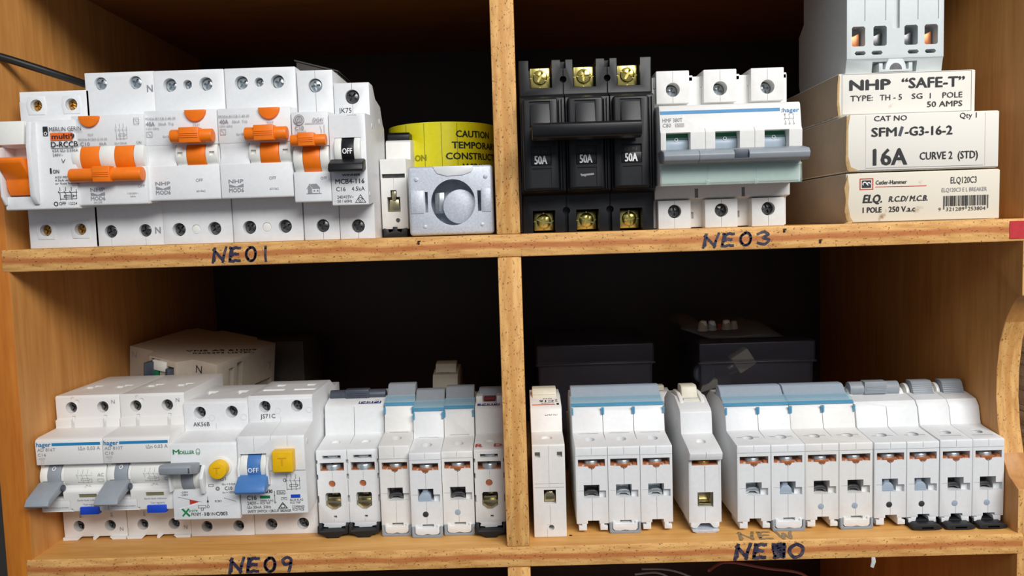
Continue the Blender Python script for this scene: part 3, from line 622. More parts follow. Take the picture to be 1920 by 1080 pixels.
def roll(mat, x0, x1, grip=True, r=4, y=38, dz=6.4):
    def f(t, w, nose, p):
        mb = MB().cyl(y, nose+dz, r, x0, x1, 'x', .4, 26)
        if grip:
            g0, g1 = x0+(x1-x0)*.28, x0+(x1-x0)*.74
            mb.box(g0, g1, y-r-.4, y+r*.5, nose+dz-r*.6, nose+dz+r+.5, .5)
            for k in range(4): mb.box(g0+.8, g1-.8, y-r-.6, y-r-.2, nose+dz-1.2+k*.9, nose+dz-.8+k*.9, .08)
        part('toggle_bar', mb, mat, t)
        part('toggle_knob', MB().cyl(40, nose+1, 5.4, 1.5, 4, 'x', .4, 24).cyl(40, nose+1, 5.4, w-4, w-1.5, 'x', .4, 24), KNOB, t)
    return f
def ribbed(mat, x0=2.8, x1=14.6):
    def f(t, w, nose, p):
        mb = MB().prism([(33, nose+2), (36.4, nose+9), (38, nose+10), (43, nose+9.8), (44, nose+2)], x0, x1, 'x', .4)
        for k in range(6): mb.box(x0+.3, x1-.3, 33.2+k*.52, 33.8+k*.52, nose+2.9+k*1.06, nose+3.2+k*1.06, .08)
        part('toggle_lever', mb, mat, t)
        part('toggle_knob', MB().cyl(42, nose+2.4, 5.4, .6, 2.6, 'x', .4, 24).cyl(42, nose+2.4, 5.4, w-2.8, w-.8, 'x', .4, 24), KNOB, t)
    return f
F = FL
# upper left: the one set back beside the steel bracket
def small_black(t, w, nose, p):
    part('toggle_lever', MB().prism([(24, nose-1), (24, nose+3), (27, nose+4.4), (42, nose+4.4), (44, nose)], .6, w-1, 'x', .5), BLACK, t)
t = thing('miniature_circuit_breaker', 'single white breaker lying on its back between the black OFF lever breaker and steel bracket', 'circuit breaker', (-67.2, 22, 0))
part('housing', MB().prism([(0, 4.4), (0, 40.8), (.5, 41.4), (20, 42.6), (21.4, 52.4), (23, 53.6), (36, 55), (56, 55), (66, 43), (84, 41), (84, 4.4)], 0, 13.8, 'x', .3), WARM, t, MB().box(.8, 13, -1, 4, 31.4, 33.6).box(6.8, 6.95, -1, .4, 23, 31).box(3.2, 10, -1, 9, 13.6, 21.4).box(5, 8.2, -1, 6, 21.2, 25).cyl(8.4, 9, 1.2, -1, 5, 'y', 0, 16))
part('clamp', MB().prism([(3.6, 13.8), (9.6, 13.8), (9, 20), (4.2, 20)], 1.6, 8, 'y', .2).box(5.6, 7.6, 1, 5, 19.6, 24.4, .2), NICKEL, t)
part('contact_plate', MB().box(1, 12.8, 2.4, 5, 31.6, 33.4, .1), DARKST, t)
part('rail_clip', MB().prism([(.6, 5), (.6, .4), (2, 0), (11.8, 0), (13.2, .4), (13.2, 5), (10.6, 4.4), (10, 2.6), (8, 3.4), (8, 5.6), (5.6, 5.6), (5.6, 3.4), (3.6, 2.6), (3, 4.4)], -1, 20, 'y', .15), RUBBER, t)
small_black(t, 13.8, 54, None)
# lower left row
def nhp_bar(t, w, nose, p):
    mb = MB().cyl(36, nose+3.6, 3.1, .8, w-.4, 'x', .5, 28); mb.box(10, 24, 32.4, 38, nose+1.6, nose+7.3, .6)
    for k in range(3): mb.box(11, 23, 32.1, 32.7, nose+2.8+k*1.2, nose+3.2+k*1.2, .1)
    part('toggle_bar', mb, SLATE, t)
    p.fn = lambda u, v: (u, 24.6+v*.98, nose+.52+v*.21)
    p.rect(w/2+2.2, w-1.8, .4, 3.6, NAVY).t('NEN', w-2.6, 3.1, 2.2, 11.4, WINK, .03, 0, True).t('OFF', w-3, 5.4, 1, 3, GINK, 0, 0, True)
lying('two-pole white breaker with one dark slate bar lever, on black rail clips', (-109, 22, F), 2, 16.9, 'slot', nhp_bar, ['', ''], ztop=47.2, nose=66.4, body=WHITE)
G1 = 'single white breakers with blue cover and grey flap lever'
lying('white breaker with blue cover and grey flap, touching the slate-bar two-pole breaker', (-74.2, 19, F), 1, 16.6, 'hager', flap(GREY, 1, AQUA, 8.4), ['grey'], ztop=49.8, nose=65.4, clamps=['dark'], grp=G1, body=WARM)
lying('white breaker with blue cover and a grey plate filling its terminal window', (-57.4, 15.5, F), 1, 17, 'hager', flap(GREY, 1, AQUA, 8), ['grey'], 'd', ztop=46.4, nose=62.6, clamps=['plate'], grp=G1)
lying('white breaker with blue cover, next to the red-windowed breaker at the divider', (-40.2, 17.5, F), 1, 16.9, 'hager', flap(GREY, 1, AQUA, 8.6), ['grey'], 'g', ztop=46.2, nose=63, clamps=['dark'], grp=G1, body=WARM)
def red_window(t, w, nose, p):
    part('toggle_lever', MB().prism([(34, nose+2), (36, nose+6.6), (38, nose+7.8), (44, nose+7.8), (46, nose+2)], 2, w-.6, 'x', .5), GREY, t)
    part('toggle_knob', MB().box(.6, 4.4, 28, 40, nose, nose+5.4, .5).box(w-4, w-.4, 28, 40, nose, nose+5.4, .5), KNOB, t)
    part('contact_flag', MB().box(5, w-4.6, 29, 37, nose+2.6, nose+4.2, .2), plain('dark_red_flag', rgb(120, 30, 34), .4), t)
    p.fn = lambda u, v: (u, 24.6+v*.98, nose+.52+v*.21)
    p.rect(1.4, w-2.4, .3, 3.2, NAVY).t('NEN', w-3, 2.8, 2, 10, WINK, .03, 0, True).t('OFF', w-2, 4.6, 1, 4, GINK, 0, 0, True)
    p.fn = lambda u, v: (u, v, 47.4+v*.118+.1)
    p.t('R', 1.2, 2.5, 3.4, 3.6, RED, .06).t('D', w-5.2, 2.5, 3.4, 4, RED, .06)
lying('white breaker with red letters and a dark red window, against the middle divider', (-22.7, 17, F), 1, 16.4, 'slot', red_window, [''], ztop=46.6, nose=64.4, body=WARM)
# lower right row
def cream_lever(t, w, nose, p):
    mb = MB().prism([(33, nose+3), (34, nose+6), (36, nose+8), (43, nose+8.2), (46, nose+3)], 1.4, w-2.2, 'x', .6)
    for k in range(3): mb.box(2, w-2.8, 33.4+k*.8, 34+k*.8, nose+4.8+k*1.1, nose+5.3+k*1.1, .1)
    part('toggle_lever', mb, CREAM, t)
    p.front(21.3); p.t('BS EN60898', w-2.6, 58.6, 1.9, 11.6, INK, 0, 0, True).t('N13634', w-2.6, 61.6, 1.7, 6.6, INK, 0, 0, True)
    s = .27
    p.fn = lambda u, v: (u, 23.5+v, nose+.75+v*s)
    p.rect(1, w-3.4, 1, 2, OINK).t('multi9', w-4, 3.6, 1.3, 7, GINK, .02, 0, True).t('C16', w-4, 6.4, 2.1, 8, INK, .04, 0, True).rect(w-2.6, w-1.2, 1, 3, INK).t('2', w-1.6, 7, 2.4, 1.6, INK, 0, 0, True).t('N24', w-5, 8.6, 1, 5, INK, 0, 0, True)
lying('tall flat-ended single white breaker with cream lever, nearest the middle divider', (8.6, 10, F), 1, 17.3, 'tall', cream_lever, [''], ztop=50.6, nose=65, body=WARM)
lying('three-pole white breaker with a wide blue-grey flap and blue label cover', (31.6, 14.6, F), 3, 17.2, 'hager', flap(BLUEGREY, 1, AQUA), ['foot', 'grey', 'foot'], rz=math.radians(-.5), nose=62.8, ztop=47.2, clamps=['dark', 'zinc', 'zinc'], name='three_pole_breaker')
def tall_lever(t, w, nose, p):
    part('toggle_lever', MB().prism([(34, nose+2.4), (37, nose+10), (39, nose+10.8), (46, nose+10.4), (48, nose+3)], 4, w-4.4, 'x', .6), CREAM, t)
    part('lever_cheek', MB().prism([(28, nose+1.8), (31, nose+4.4), (38, nose+6.8), (48, nose+6.6), (52, nose+3)], 1.6, 3.8, 'x', .5).prism([(28, nose+1.8), (31, nose+4.4), (38, nose+6.8), (48, nose+6.6), (52, nose+3)], w-4, w-1.8, 'x', .5), KNOB, t)
    part('rating_window', MB().box(4.2, w-4.6, 31, 33.4, nose+3.2, nose+4.4, .1), CREAM, t)
    part('side_rivet', MB().cyl(30, 52, 2.4, -.15, .1, 'x', .05, 18).cyl(14, 22, 2.4, -.15, .1, 'x', .05, 18).cyl(60, 56, 2.4, -.15, .1, 'x', .05, 18), WHITE, t)
lying('lone white breaker with overhanging lip and tall cream lever, gap on both sides', (91.2, 9, F), 1, 17.4, 'plain', tall_lever, [''], rz=math.radians(.5), nose=61.6, ztop=45.6, body=WHITE)
def side_scallop(f):
    def g(t, w, nose, p):
        f(t, w, nose, p)
        part('side_boss', MB().cyl(34, nose+1.2, 4, -1, .2, 'x', .4, 22).cyl(44, nose+1, 4.4, -1, .2, 'x', .4, 22), WHITE, t)
    return g
G2 = 'two-pole white breakers with blue-grey flaps'
lying('two-pole breaker with blue-grey flap and copper tabs, left of a joined pair', (116.8, 11.5, F), 2, 17.9, 'hager', flap(BLUEGREY, 1, AQUA), ['foot', 'grey'], nose=61.2, ztop=46.6, clamps=['zinc', 'plate'], name='two_pole_breaker', grp=G2)
lying('two-pole breaker with blue-grey flap and round grey test points, touching the roll-lever breaker', (152.7, 11.5, F), 2, 17.8, 'hager', flap(BLUEGREY, 1, AQUA), ['foot', 'grey'], 'gg', nose=61.2, ztop=46.6, clamps=['dark', 'dark'], name='two_pole_breaker', grp=G2, body=WARM)
lying('two-pole white breaker with a grey roll-shaped lever and no blue cover', (189, 11.5, F), 2, 17.1, 'hager', roll(GREY, 2, 30), ['foot', 'black'], 'dd', nose=60.6, ztop=46.2, clamps=['plate', 'plate'], name='two_pole_breaker')
G3 = 'single white breakers with small ribbed grey levers'
lying('single white breaker with small ribbed lever, beside the roll-lever breaker', (223.3, 11, F), 1, 17, 'hager', ribbed(GREY), ['black'], 'g', nose=60.8, ztop=46.8, clamps=['dark'], grp=G3)
lying('single white breaker with small ribbed lever, closest to the notched side panel', (240.4, 11, F), 1, 16.6, 'hager', ribbed(GREY), ['black'], 'g', nose=60.8, ztop=46.8, clamps=['dark'], grp=G3)

# ------------------------------------------------------------------ upper left: bracket, tape, cable, carton
t = thing('steel_junction_box', 'galvanised steel box with a large round knockout hole, standing by the divider', 'metal box', (-50.2, 4, 0))
part('shell', MB().box(0, 43, 0, 34, .6, 35.4, 1.6, 3), GALV, t, MB().box(1, 42, 1, 13, 1.6, 34.4).prism([(22.6+11.2*math.cos(a), 17+11.6*math.sin(a)) for a in [2*math.pi*i/36 for i in range(36)]], -2, 4, 'y').box(8.4, 9.8, -1, 2, 12.2, 22.6).box(35, 36.8, -1, 2, 12.2, 22.6))
part('knockout_disc', MB().cyl(25.8, 14.8, 8.8, 4.2, 5.2, 'y', .3, 36), GALV, t)
part('inner_tab', MB().box(12.6, 17.6, 6.6, 14, 11.6, 22.4, .4).box(14.6, 16, 5.6, 7, 12.6, 21.4, .1), ZINC, t)
part('slot_plate', MB().box(1.2, 7.8, -.4, .2, 11.8, 23.2, .15).box(37.2, 41.8, -.4, .2, 11.8, 23.6, .15), GALV, t)
part('rivet', MB().cyl(4.4, 29, 1.1, -.5, .3, 'y', .2, 16).cyl(39.4, 29.6, 1.1, -.5, .3, 'y', .2, 16).cyl(8, 5, .9, -.4, .3, 'y', .2, 16).cyl(37, 5.4, .9, -.4, .3, 'y', .2, 16), GALV, t)
part('top_flange', MB().prism([(13, 35.2), (13.6, 33.6), (15, 31.6), (20, 30.2), (28, 30.6), (32.4, 32), (33.4, 34), (33, 35.2)], -.5, .1, 'y', .15), WHITE, t)
t = thing('tape_roll', 'roll of yellow warning tape with black capital lettering, behind the steel box', 'tape', (-39.4, 88, 0))
def ring(r0, r1, z0, z1): return MB().lathe([(r0, z0), (r1, z0), (r1, z1), (r0, z1), (r0, z0)], 96)
part('tape_winding', ring(17, 32.6, 0, 64.6), TAPEY, t); part('core', ring(15.4, 17, .4, 64.2), CARD, t)
p = Print(t)
def wrap(u, v): a = -math.pi/2+u/32.6; return (32.68*math.cos(a), 32.68*math.sin(a), v)
p.fn = wrap
for s, x, z, w in (('CAUTION', 10.6, 56, 24), ('TEMPORARY', 8, 49.6, 35), ('CONSTRUCTION', 4.4, 43.4, 46), ('WIRING', 14, 37.2, 20)): p.t(s, x, z, 3.7, w, INK, .05)
for x in (-20, -8, 2, 11): p.rect(x, x+.35, 6, 64, plain('tape_seam', rgb(150, 146, 20), .4) if 'tape_seam' not in bpy.data.materials else bpy.data.materials['tape_seam'])
p.t('ION', -15, 43, 3.4, 8, bpy.data.materials['tape_seam'], .05); p.done()
o = part('power_cable', MB().tube([(-330, -46, 118), (-290, -28, 109), (-263, -5, 99.5), (-250, 8, 96), (-229, 30, 88.6), (-216, 66, 83), (-206, 120, 84), (-200, 200, 90), (-198, 263, 94)], 2.0), CABLE)
o['unique'] = 1; tag(o, 'black cable entering past the left panel and passing behind the breakers', 'cable')
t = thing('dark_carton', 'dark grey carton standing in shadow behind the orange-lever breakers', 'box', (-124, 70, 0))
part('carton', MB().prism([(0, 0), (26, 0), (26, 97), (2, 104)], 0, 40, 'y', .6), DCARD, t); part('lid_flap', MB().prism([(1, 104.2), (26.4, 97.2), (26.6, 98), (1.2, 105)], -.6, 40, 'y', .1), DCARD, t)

# ------------------------------------------------------------------ upper right pigeonhole
t = thing('three_pole_breaker', 'black three-pole 50 A breaker with one wide black handle and brassy terminal screws', 'circuit breaker', (7.6, 5, 0))
PW = 22.1; mb = MB(); c = MB(); noz = MB()
mb.prism([(62, 0), (0, 0), (0, 19), (-8, 20.4), (-8, 66.4), (-3, 68), (0, 69), (0, 86.4), (62, 86.4)], 0, 66.3, 'x', .5)
for i in range(3):
    x = i*PW
    c.box(x+4.8, x+16.6, -1, 26, 72.6, 88).box(x+5, x+16.4, -1, 26, -1, 11.4).box(x+4.8, x+16.6, 3, 26, 70, 74)
    if i: c.box(x-.35, x+.35, -10, 1.4, -1, 90).cyl(x, 76.6, 1.7, -2, 5, 'y', 0, 18).cyl(x, 11, 1.9, -2, 5, 'y', 0, 18).box(x-1.4, x+1.4, -2, 6, 82, 90).box(x-1, x+1, -2, 5, -1, 11)
part('housing', mb, BLACK, t, c)
for i in range(3):
    x = i*PW; m = x+10.7
    part('cover_panel', MB().box(x+1, x+18.4, -13, -7.8, 21, 65.6, 1.2, 3), BLACK, t, MB().box(x+4.4, x+14.6, -14, -12.3, 52.5, 64).box(x+5, x+14.6, -14, -12.5, 22.4, 31.6).box(x+4.6, x+14.6, -14, -11.6, 33, 42.2))
    part('label_plate', MB().box(x+4.8, x+14.4, -12.9, -11.4, 33.1, 38.2, .15), BLACK, t)
    part('side_rib', MB().box(x+18.9, x+19.7, -10.5, -7.8, 21, 65, .2).box(x+20.3, x+21.1, -9.6, -7.8, 20.8, 65.6, .2), BLACK, t)
    part('latch_plate', MB().prism([(-11.6, 52.6), (-14.6, 52.2), (-13.4, 55.2), (-12.2, 63.4), (-11.6, 63.4)], x+4.8, x+14.4, 'x', .2), BLACK, t)
    for z0, z1, sz, y, k in ((73.4, 83.4, 78.6, 5, 'yz'), (1.2, 10.4, 6, 8, 'yz')):
        part('terminal_plate', MB().box(x+5.6, x+15.8, y, y+1.4, z0, z1, .3), YZINC, t, MB().box(m-.3, m+.3, y-1, y+.5, z0-1, z0+2).box(m-.3, m+.3, y-1, y+.5, z1-2, z1+1).box(x+5, x+7, y-1, y+.5, sz-.3, sz+.3).box(x+14.4, x+17, y-1, y+.5, sz-.3, sz+.3))
        screw(t, m, y-1, sz, 3.7, k)
p = Print(t, -12.95)
for i in range(3):
    x = i*PW; p.front(-12.95); p.t('50A', x+6.4, 33.8, 3.9, 6, WINK, .04); p.front(-11.55); p.t('O N', x+6.4, 39.2, 1.5, 6, plain('embossed_black', rgb(62, 60, 56), .5) if 'embossed_black' not in bpy.data.materials else bpy.data.materials['embossed_black'])
p.front(-12.5); p.line([(29.4, 27.8), (34.8, 28.2)], .9, GINK).line([(29, 28.2), (31, 27.4)], .7, GINK); p.done()
part('handle_bar', MB().prism([(-13, 45.4), (-26, 43.6), (-30, 44.6), (-31, 46), (-31, 50.4), (-29.6, 51.4), (-13, 51.4)], 5.2, 56.4, 'x', .5).prism([(-10, 44), (-14, 44), (-14, 52), (-10, 52)], 6, 14, 'x').box(28, 35, -14, -10, 44, 52).box(50, 56, -14, -10, 44, 52), BLACK, t, MB().box(29.6, 30.8, -29, -20, 50.6, 53))

t = thing('three_pole_breaker', 'white three-pole breaker with blue stripe, grey bar lever and clear green-tinted cover', 'circuit breaker', (74.6, 4, 0))
mb = MB().prism([(60, .5), (6, .5), (6, 14.6), (0, 15.4), (0, 21.6), (-14.6, 21.2), (-15, 30), (-15, 37.4), (-17.4, 38), (-17.6, 46), (-16.4, 47.6), (-14.6, 58.4), (-13.6, 59.6), (4, 61), (4, 76.4), (60, 76.4)], 0, 68, 'x', .4)
c = MB()
for i in range(3):
    x = 1.4+i*23.6
    mb.box(x, x+16.6, -.2, 20, 62.6, 78.8, .5).box(x, x+16.6, -.2, 20, -.0, 14.4, .5)
    m = x+8.3
    c.cyl(m, 69.4, 3.5, -2, 12, 'y').cyl(m, 8.8, 3.4, -2, 12, 'y').box(m-.1, m+.1, -1, .25, 61, 66).box(m-.1, m+.1, -1, .25, 73, 79).box(m-.1, m+.1, -1, .25, -1, 5.4).box(m-.1, m+.1, -1, .25, 12, 15)
    c.box(x+1.2, x+13, -19, -8, 37.9, 46.2)
    if i < 2: c.box(x+18.6, x+20.4, -1, 4, 15.4, 20).box(x+20.05, x+20.25, -18, -16, 37, 48).box(x+16.8, x+19.2, 5, 8, 5, 8.4)
part('housing', mb, WARM, t, c)
for i in range(3):
    m = 1.4+i*23.6+8.3
    screw(t, m+.2, 6.4, 69.2, 3.2, 'zinc'); screw(t, m, 3.4, 8.8, 3.0, 'dark')
    x = m-7.1
    part('contact_flag', MB().box(x+.1, x+11.7, -12.4, -8.4, 42.6, 43.6).box(x+.1, x+11.7, -11.4, -8.4, 44.2, 46.1), GREEN, t)
    part('lever_face', MB().cyl(-8.5, 40.8, 4.6, x+.2, x+11.6, 'x', .1, 30), BLUEGREY, t)
    part('screw_strap', MB().box(x-1.9, x-.9, 3, 8, 71, 76.4, .2).box(x+14.6, x+18, 4, 9, 74, 77, .3), WARM, t)
part('toggle_bar', MB().prism([(-10, 37.6), (-18, 38), (-25, 36.6), (-26.6, 34.6), (-25.6, 32.2), (-23, 31), (-14, 31.8)], -.2, 68.6, 'x', .6, 3), GREY, t, MB().box(33, 40, -28, -24.2, 32.6, 36.6).box(16.6, 16.8, -30, -20, 30, 40))
part('bar_latch', MB().box(33.1, 39.9, -25.4, -23, 32.7, 36.5, .3), SLATE, t)
part('label_strip', MB().box(.6, 67.4, -15.1, -14.8, 22, 30.6), plain('label_paper', rgb(214, 222, 216), .6), t)
part('label_cover', MB().prism([(-15.2, 21), (-17.2, 20.8), (-17.6, 22), (-17.2, 30.6), (-15.2, 30.8), (-15.2, 30.2), (-16.8, 29.8), (-17, 22.4), (-15.2, 22)], .1, 67.8, 'x', .1).box(21.4, 23.4, -18, -16.8, 20.8, 23, .15).box(44.8, 46.8, -18, -16.8, 20.8, 23, .15).box(22.4, 22.6, -17.7, -17, 22, 30.4).box(45.8, 46, -17.7, -17, 22, 30.4), TEAL, t)
p = Print(t); p.fn = lambda u, v: (u, -16.4+(v-47.6)*.1667-.1, v)
p.rect(.4, 58, 55.2, 56.8, BINK).t(':hager', 58.6, 54.6, 2, 8.6, BINK, .01).t('HMF 380T', 1.4, 51.4, 1.9, 9.6, GINK).t('C80', 1.4, 49, 1.8, 4, GINK).frame(7.4, 11.6, 49, 50.6, .15, GINK).t('10000', 7.7, 49.2, 1.2, 3.6, GINK)
for i in range(3): p.t(str(2*i+1), 60+i*2, 53, .9, .5, GINK).line([(60.3+i*2, 52.6), (60.3+i*2, 51.6), (59.8+i*2, 50.6)], .15, GINK).line([(60.3+i*2, 50.4), (60.3+i*2, 49.4)], .15, GINK).ring(60.3+i*2, 48.9, .35, .12, GINK)
p.line([(59.6, 51.4), (64.6, 51.4)], .12, GINK)
p.front(-13.05)
for i in range(3): p.ring(1.4+i*23.6+7, 43.2, .75, .25, WINK)
p.done()

# the stacked cartons
def carton(name, label, loc, w, d, h, mat, side, rz=0, grp=None, worn=True):
    t = thing(name, label, 'box', loc, (0, 0, rz), grp)
    o = part('carton', MB().box(0, w, 0, d, 0, h, .9, 3), [mat, side], t)
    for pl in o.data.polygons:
        if pl.normal.x < -.8: pl.material_index = 1  # left face gets the card with shade in its colour
    part('end_flap', MB().prism([(.5, .6), (w-.6, .5), (w-.5, h-.5), (.6, h-.6)], -.5, .1, 'y', .2), mat, t)
    return t
t = carton('breaker_carton', 'white carton with a barcode and red line, at the bottom of the carton stack', (171.2, 5, 0), 77.4, 120, 25.2, CARDTOP, SHADECARD)
p = Print(t, -.55)
p.frame(6.8, 13.2, 16.9, 22.2, .45, RED).rect(7.7, 12.3, 17.7, 21.4, INK).ring(9.1, 19.6, .95, .45, WINK, 14).ring(11.1, 19.6, .7, .4, WINK, 12)
p.t('Cutler-Hammer', 14.6, 19.2, 2, 15.6, INK, .02).line([(14.6, 18), (40, 17.8)], .3, RED)
p.t('ELQ.', 8.2, 10.2, 4, 9.4, INK, .05, .2).t('R.C.D/ M.C.B.', 21.2, 10.4, 2.7, 19.4, INK, .04, .2).t('1 POLE', 8.2, 5.2, 2.7, 9.4, INK, .04).t('250 V.a.c', 21.2, 5.2, 2.7, 13.2, INK, .03)
p.t('ELQ120C3', 52.2, 18.6, 3.2, 13, INK).t('ELQ120C3 E L BREAKER', 47.8, 14.4, 2, 22.6, GINK)
rnd = random.Random(3); x = 49.2
while x < 70.4:
    wb = rnd.choice((.18, .3, .5)); p.rect(x, x+wb, 7.2, 12.4, INK); x += wb+rnd.choice((.2, .3, .45))
for x in (48.6, 49, 59.8, 60.3, 70.6, 71): p.rect(x, x+.2, 5.6, 12.4, INK)
p.t('9', 46.2, 4.8, 1.8, 1.2).t('321289', 50, 4.8, 1.8, 9.2).t('253804', 61, 4.8, 1.8, 8.8); p.done()
part('torn_corner', MB().prism([(0, 2), (-1, 6), (-.4, 12), (-1.2, 18), (.6, 24), (1.4, 18), (.8, 10), (2, 3), (3.4, 1), (1, .2)], -.7, .3, 'y', .1).prism([(-1.4, 0), (2.6, 1.4), (2.2, .1), (60, .2), (74, .5), (74, 0)], -1.6, .2, 'y', .05), FRAY, t)
t = carton('breaker_carton', 'white carton printed 16A curve 2, in the middle of the carton stack', (171.2, 4.4, 25.9), 76.4, 118, 28.4, CARD, SHADECARD, rz=math.radians(.3))
p = Print(t, -.55)
p.t('CAT NO', 13.4, 24.8, 2.5, 16.4, INK, .01).t('Qty 1', 56.2, 25, 2.6, 8.4, INK).t('SFM', 12.2, 17.2, 4.3, 12.4, INK, .04).t('-G3-16-2', 29, 17.2, 4.3, 23.4, INK, .04).line([(26.4, 17.8), (27.4, 21)], 1.5, SLATE)
p.t('16A', 13.2, 3, 8, 16.6, INK, .04).t('CURVE 2  (STD)', 36.4, 5, 3.7, 29, INK, .02).line([(9.4, 1.6), (68, 1.4)], .2, GINK).line([(9.3, 1), (9.3, 27.6)], .15, plain('crease', rgb(206, 200, 190), .8)).line([(69, 1), (69, 27.6)], .15, bpy.data.materials['crease']); p.done()
part('torn_corner', MB().prism([(0, 1), (-.8, 5), (-.3, 27), (1.6, 28.6), (.6, 22), (.5, 8), (2, 2.4), (6.4, .4), (1, 0)], -.65, .2, 'y', .1), FRAY, t)
t = carton('breaker_carton', 'white carton with quoted capital lettering, directly under the grey four-slot unit', (171, 15, 54.8), 70, 112, 21.8, CARD, SHADECARD, rz=math.radians(-.5))
p = Print(t, -.55)
p.frame(2, 67.6, .9, 21.2, .18, GINK).t('NHP', 6, 13.2, 5, 20.4, INK, .07).t('\u201cSAFE-T\u201d', 32.4, 13.4, 5, 31.6, INK, .04).t('TYPE:', 6.2, 7.6, 2.8, 11.4, INK, .01).t('TH - 5', 21.2, 7.6, 2.8, 11.2, INK, .01).t('SG', 37.4, 7.8, 2.7, 5.4, INK, .01).t('1', 46.6, 7.8, 2.7, None, INK, .01).t('POLE', 53, 7.8, 2.8, 10, INK, .01).t('50 AMPS', 45.2, 3.4, 2.8, 17.8, INK, .02)
p.fn = lambda u, v: (-.07, u, v)
def side_t(s, u, v, h, w): p.t(s, u, v, h, w, INK, 0, 0, True)
side_t('ELECTRICAL', 30, 13, 1.8, 22); side_t('SUPPLIES PTY LTD.', 38, 9.4, 1.8, 30); side_t('SYDNEY ADELAIDE', 32, 2.2, 2, 26); p.done()
part('torn_corner', MB().prism([(0, .4), (-.6, 6), (-.4, 16), (.2, 21.6), (1, 20), (.5, 8), (1.4, .2)], -.62, .2, 'y', .1), FRAY, t)
# grey four-slot switching unit on top
t = thing('four_pole_switch', 'light grey four-slot switch unit standing on top of the carton stack', 'circuit breaker', (176, 16, 76.8))
mb = MB().prism([(2, 0), (.6, 6.4), (0, 7), (0, 66), (60, 66), (60, 40), (68, 34), (68, 6), (66, 0)], 0, 49.6, 'x', .4)
c = MB().box(13.6, 36.4, -1, 8, -1, 5.6).box(23.4, 27, -1, 1.6, 22, 70)
for x in (2.6, 13.6, 29.4, 39.6): c.prism([(x, 14), (x+.8, 13.4), (x+6, 13.4), (x+6.8, 14), (x+6.8, 22.6), (x+6, 23.4), (x+.8, 23.4), (x, 22.6)], -1, 9, 'y')
for x in (4, 12.6, 31, 39.8): c.prism([(x+.8, 9), (x+5, 9), (x+5.8, 10), (x+5, 11), (x+.8, 11), (x, 10)], -1, 7, 'y')
for x in (9, 19.6, 36, 46.4): c.box(x, x+.4, -1, .5, 26, 70)
c.box(1.6, 10, -1, 1, -1, 4).box(39, 47.4, -1, 1, -1, 4).box(-.5, 21, -1, .4, 6.6, 6.9).box(28, 50, -1, .4, 6.6, 6.9)
part('housing', mb, LGREY, t, c)
for x, m in ((2.6, COPPER), (13.6, DARKST), (29.4, DARKST), (39.6, COPPER)): part('terminal_plate', MB().prism([(x+.6, 13.6), (x+5.6, 13.6), (x+5.6, 21), (x+3, 19.6), (x+.6, 19)], 4.5, 8, 'y', .1), m, t)
part('rail_latch', MB().prism([(16.4, .2), (33.6, .2), (33.6, 4.6), (31.6, 4.6), (31.6, 1.4), (30.4, 1.4), (30, 4), (28.6, 6.6), (21.4, 6.6), (20, 4), (19.6, 1.4), (18.4, 1.4), (18.4, 4.6), (16.4, 4.6)], -.2, 7, 'y', .2), LGREY, t)
part('latch_hole', MB().prism([(25+3.2*math.cos(math.pi*i/12), 1.2+3.4*math.sin(math.pi*i/12)) for i in range(13)], -.26, .2, 'y'), DARKST, t)
p = Print(t); p.fn = lambda u, v: (-.07, u, v)
p.t('CE', 16, 10, 5, 6, INK, .02, 0, True)
for i, s in enumerate(('4P 63A', 'AC 400V', '50Hz', 'IP20')): p.t(s, 44, 10-i*2.6, 1.9, 14, INK, 0, 0, True)
p.done()

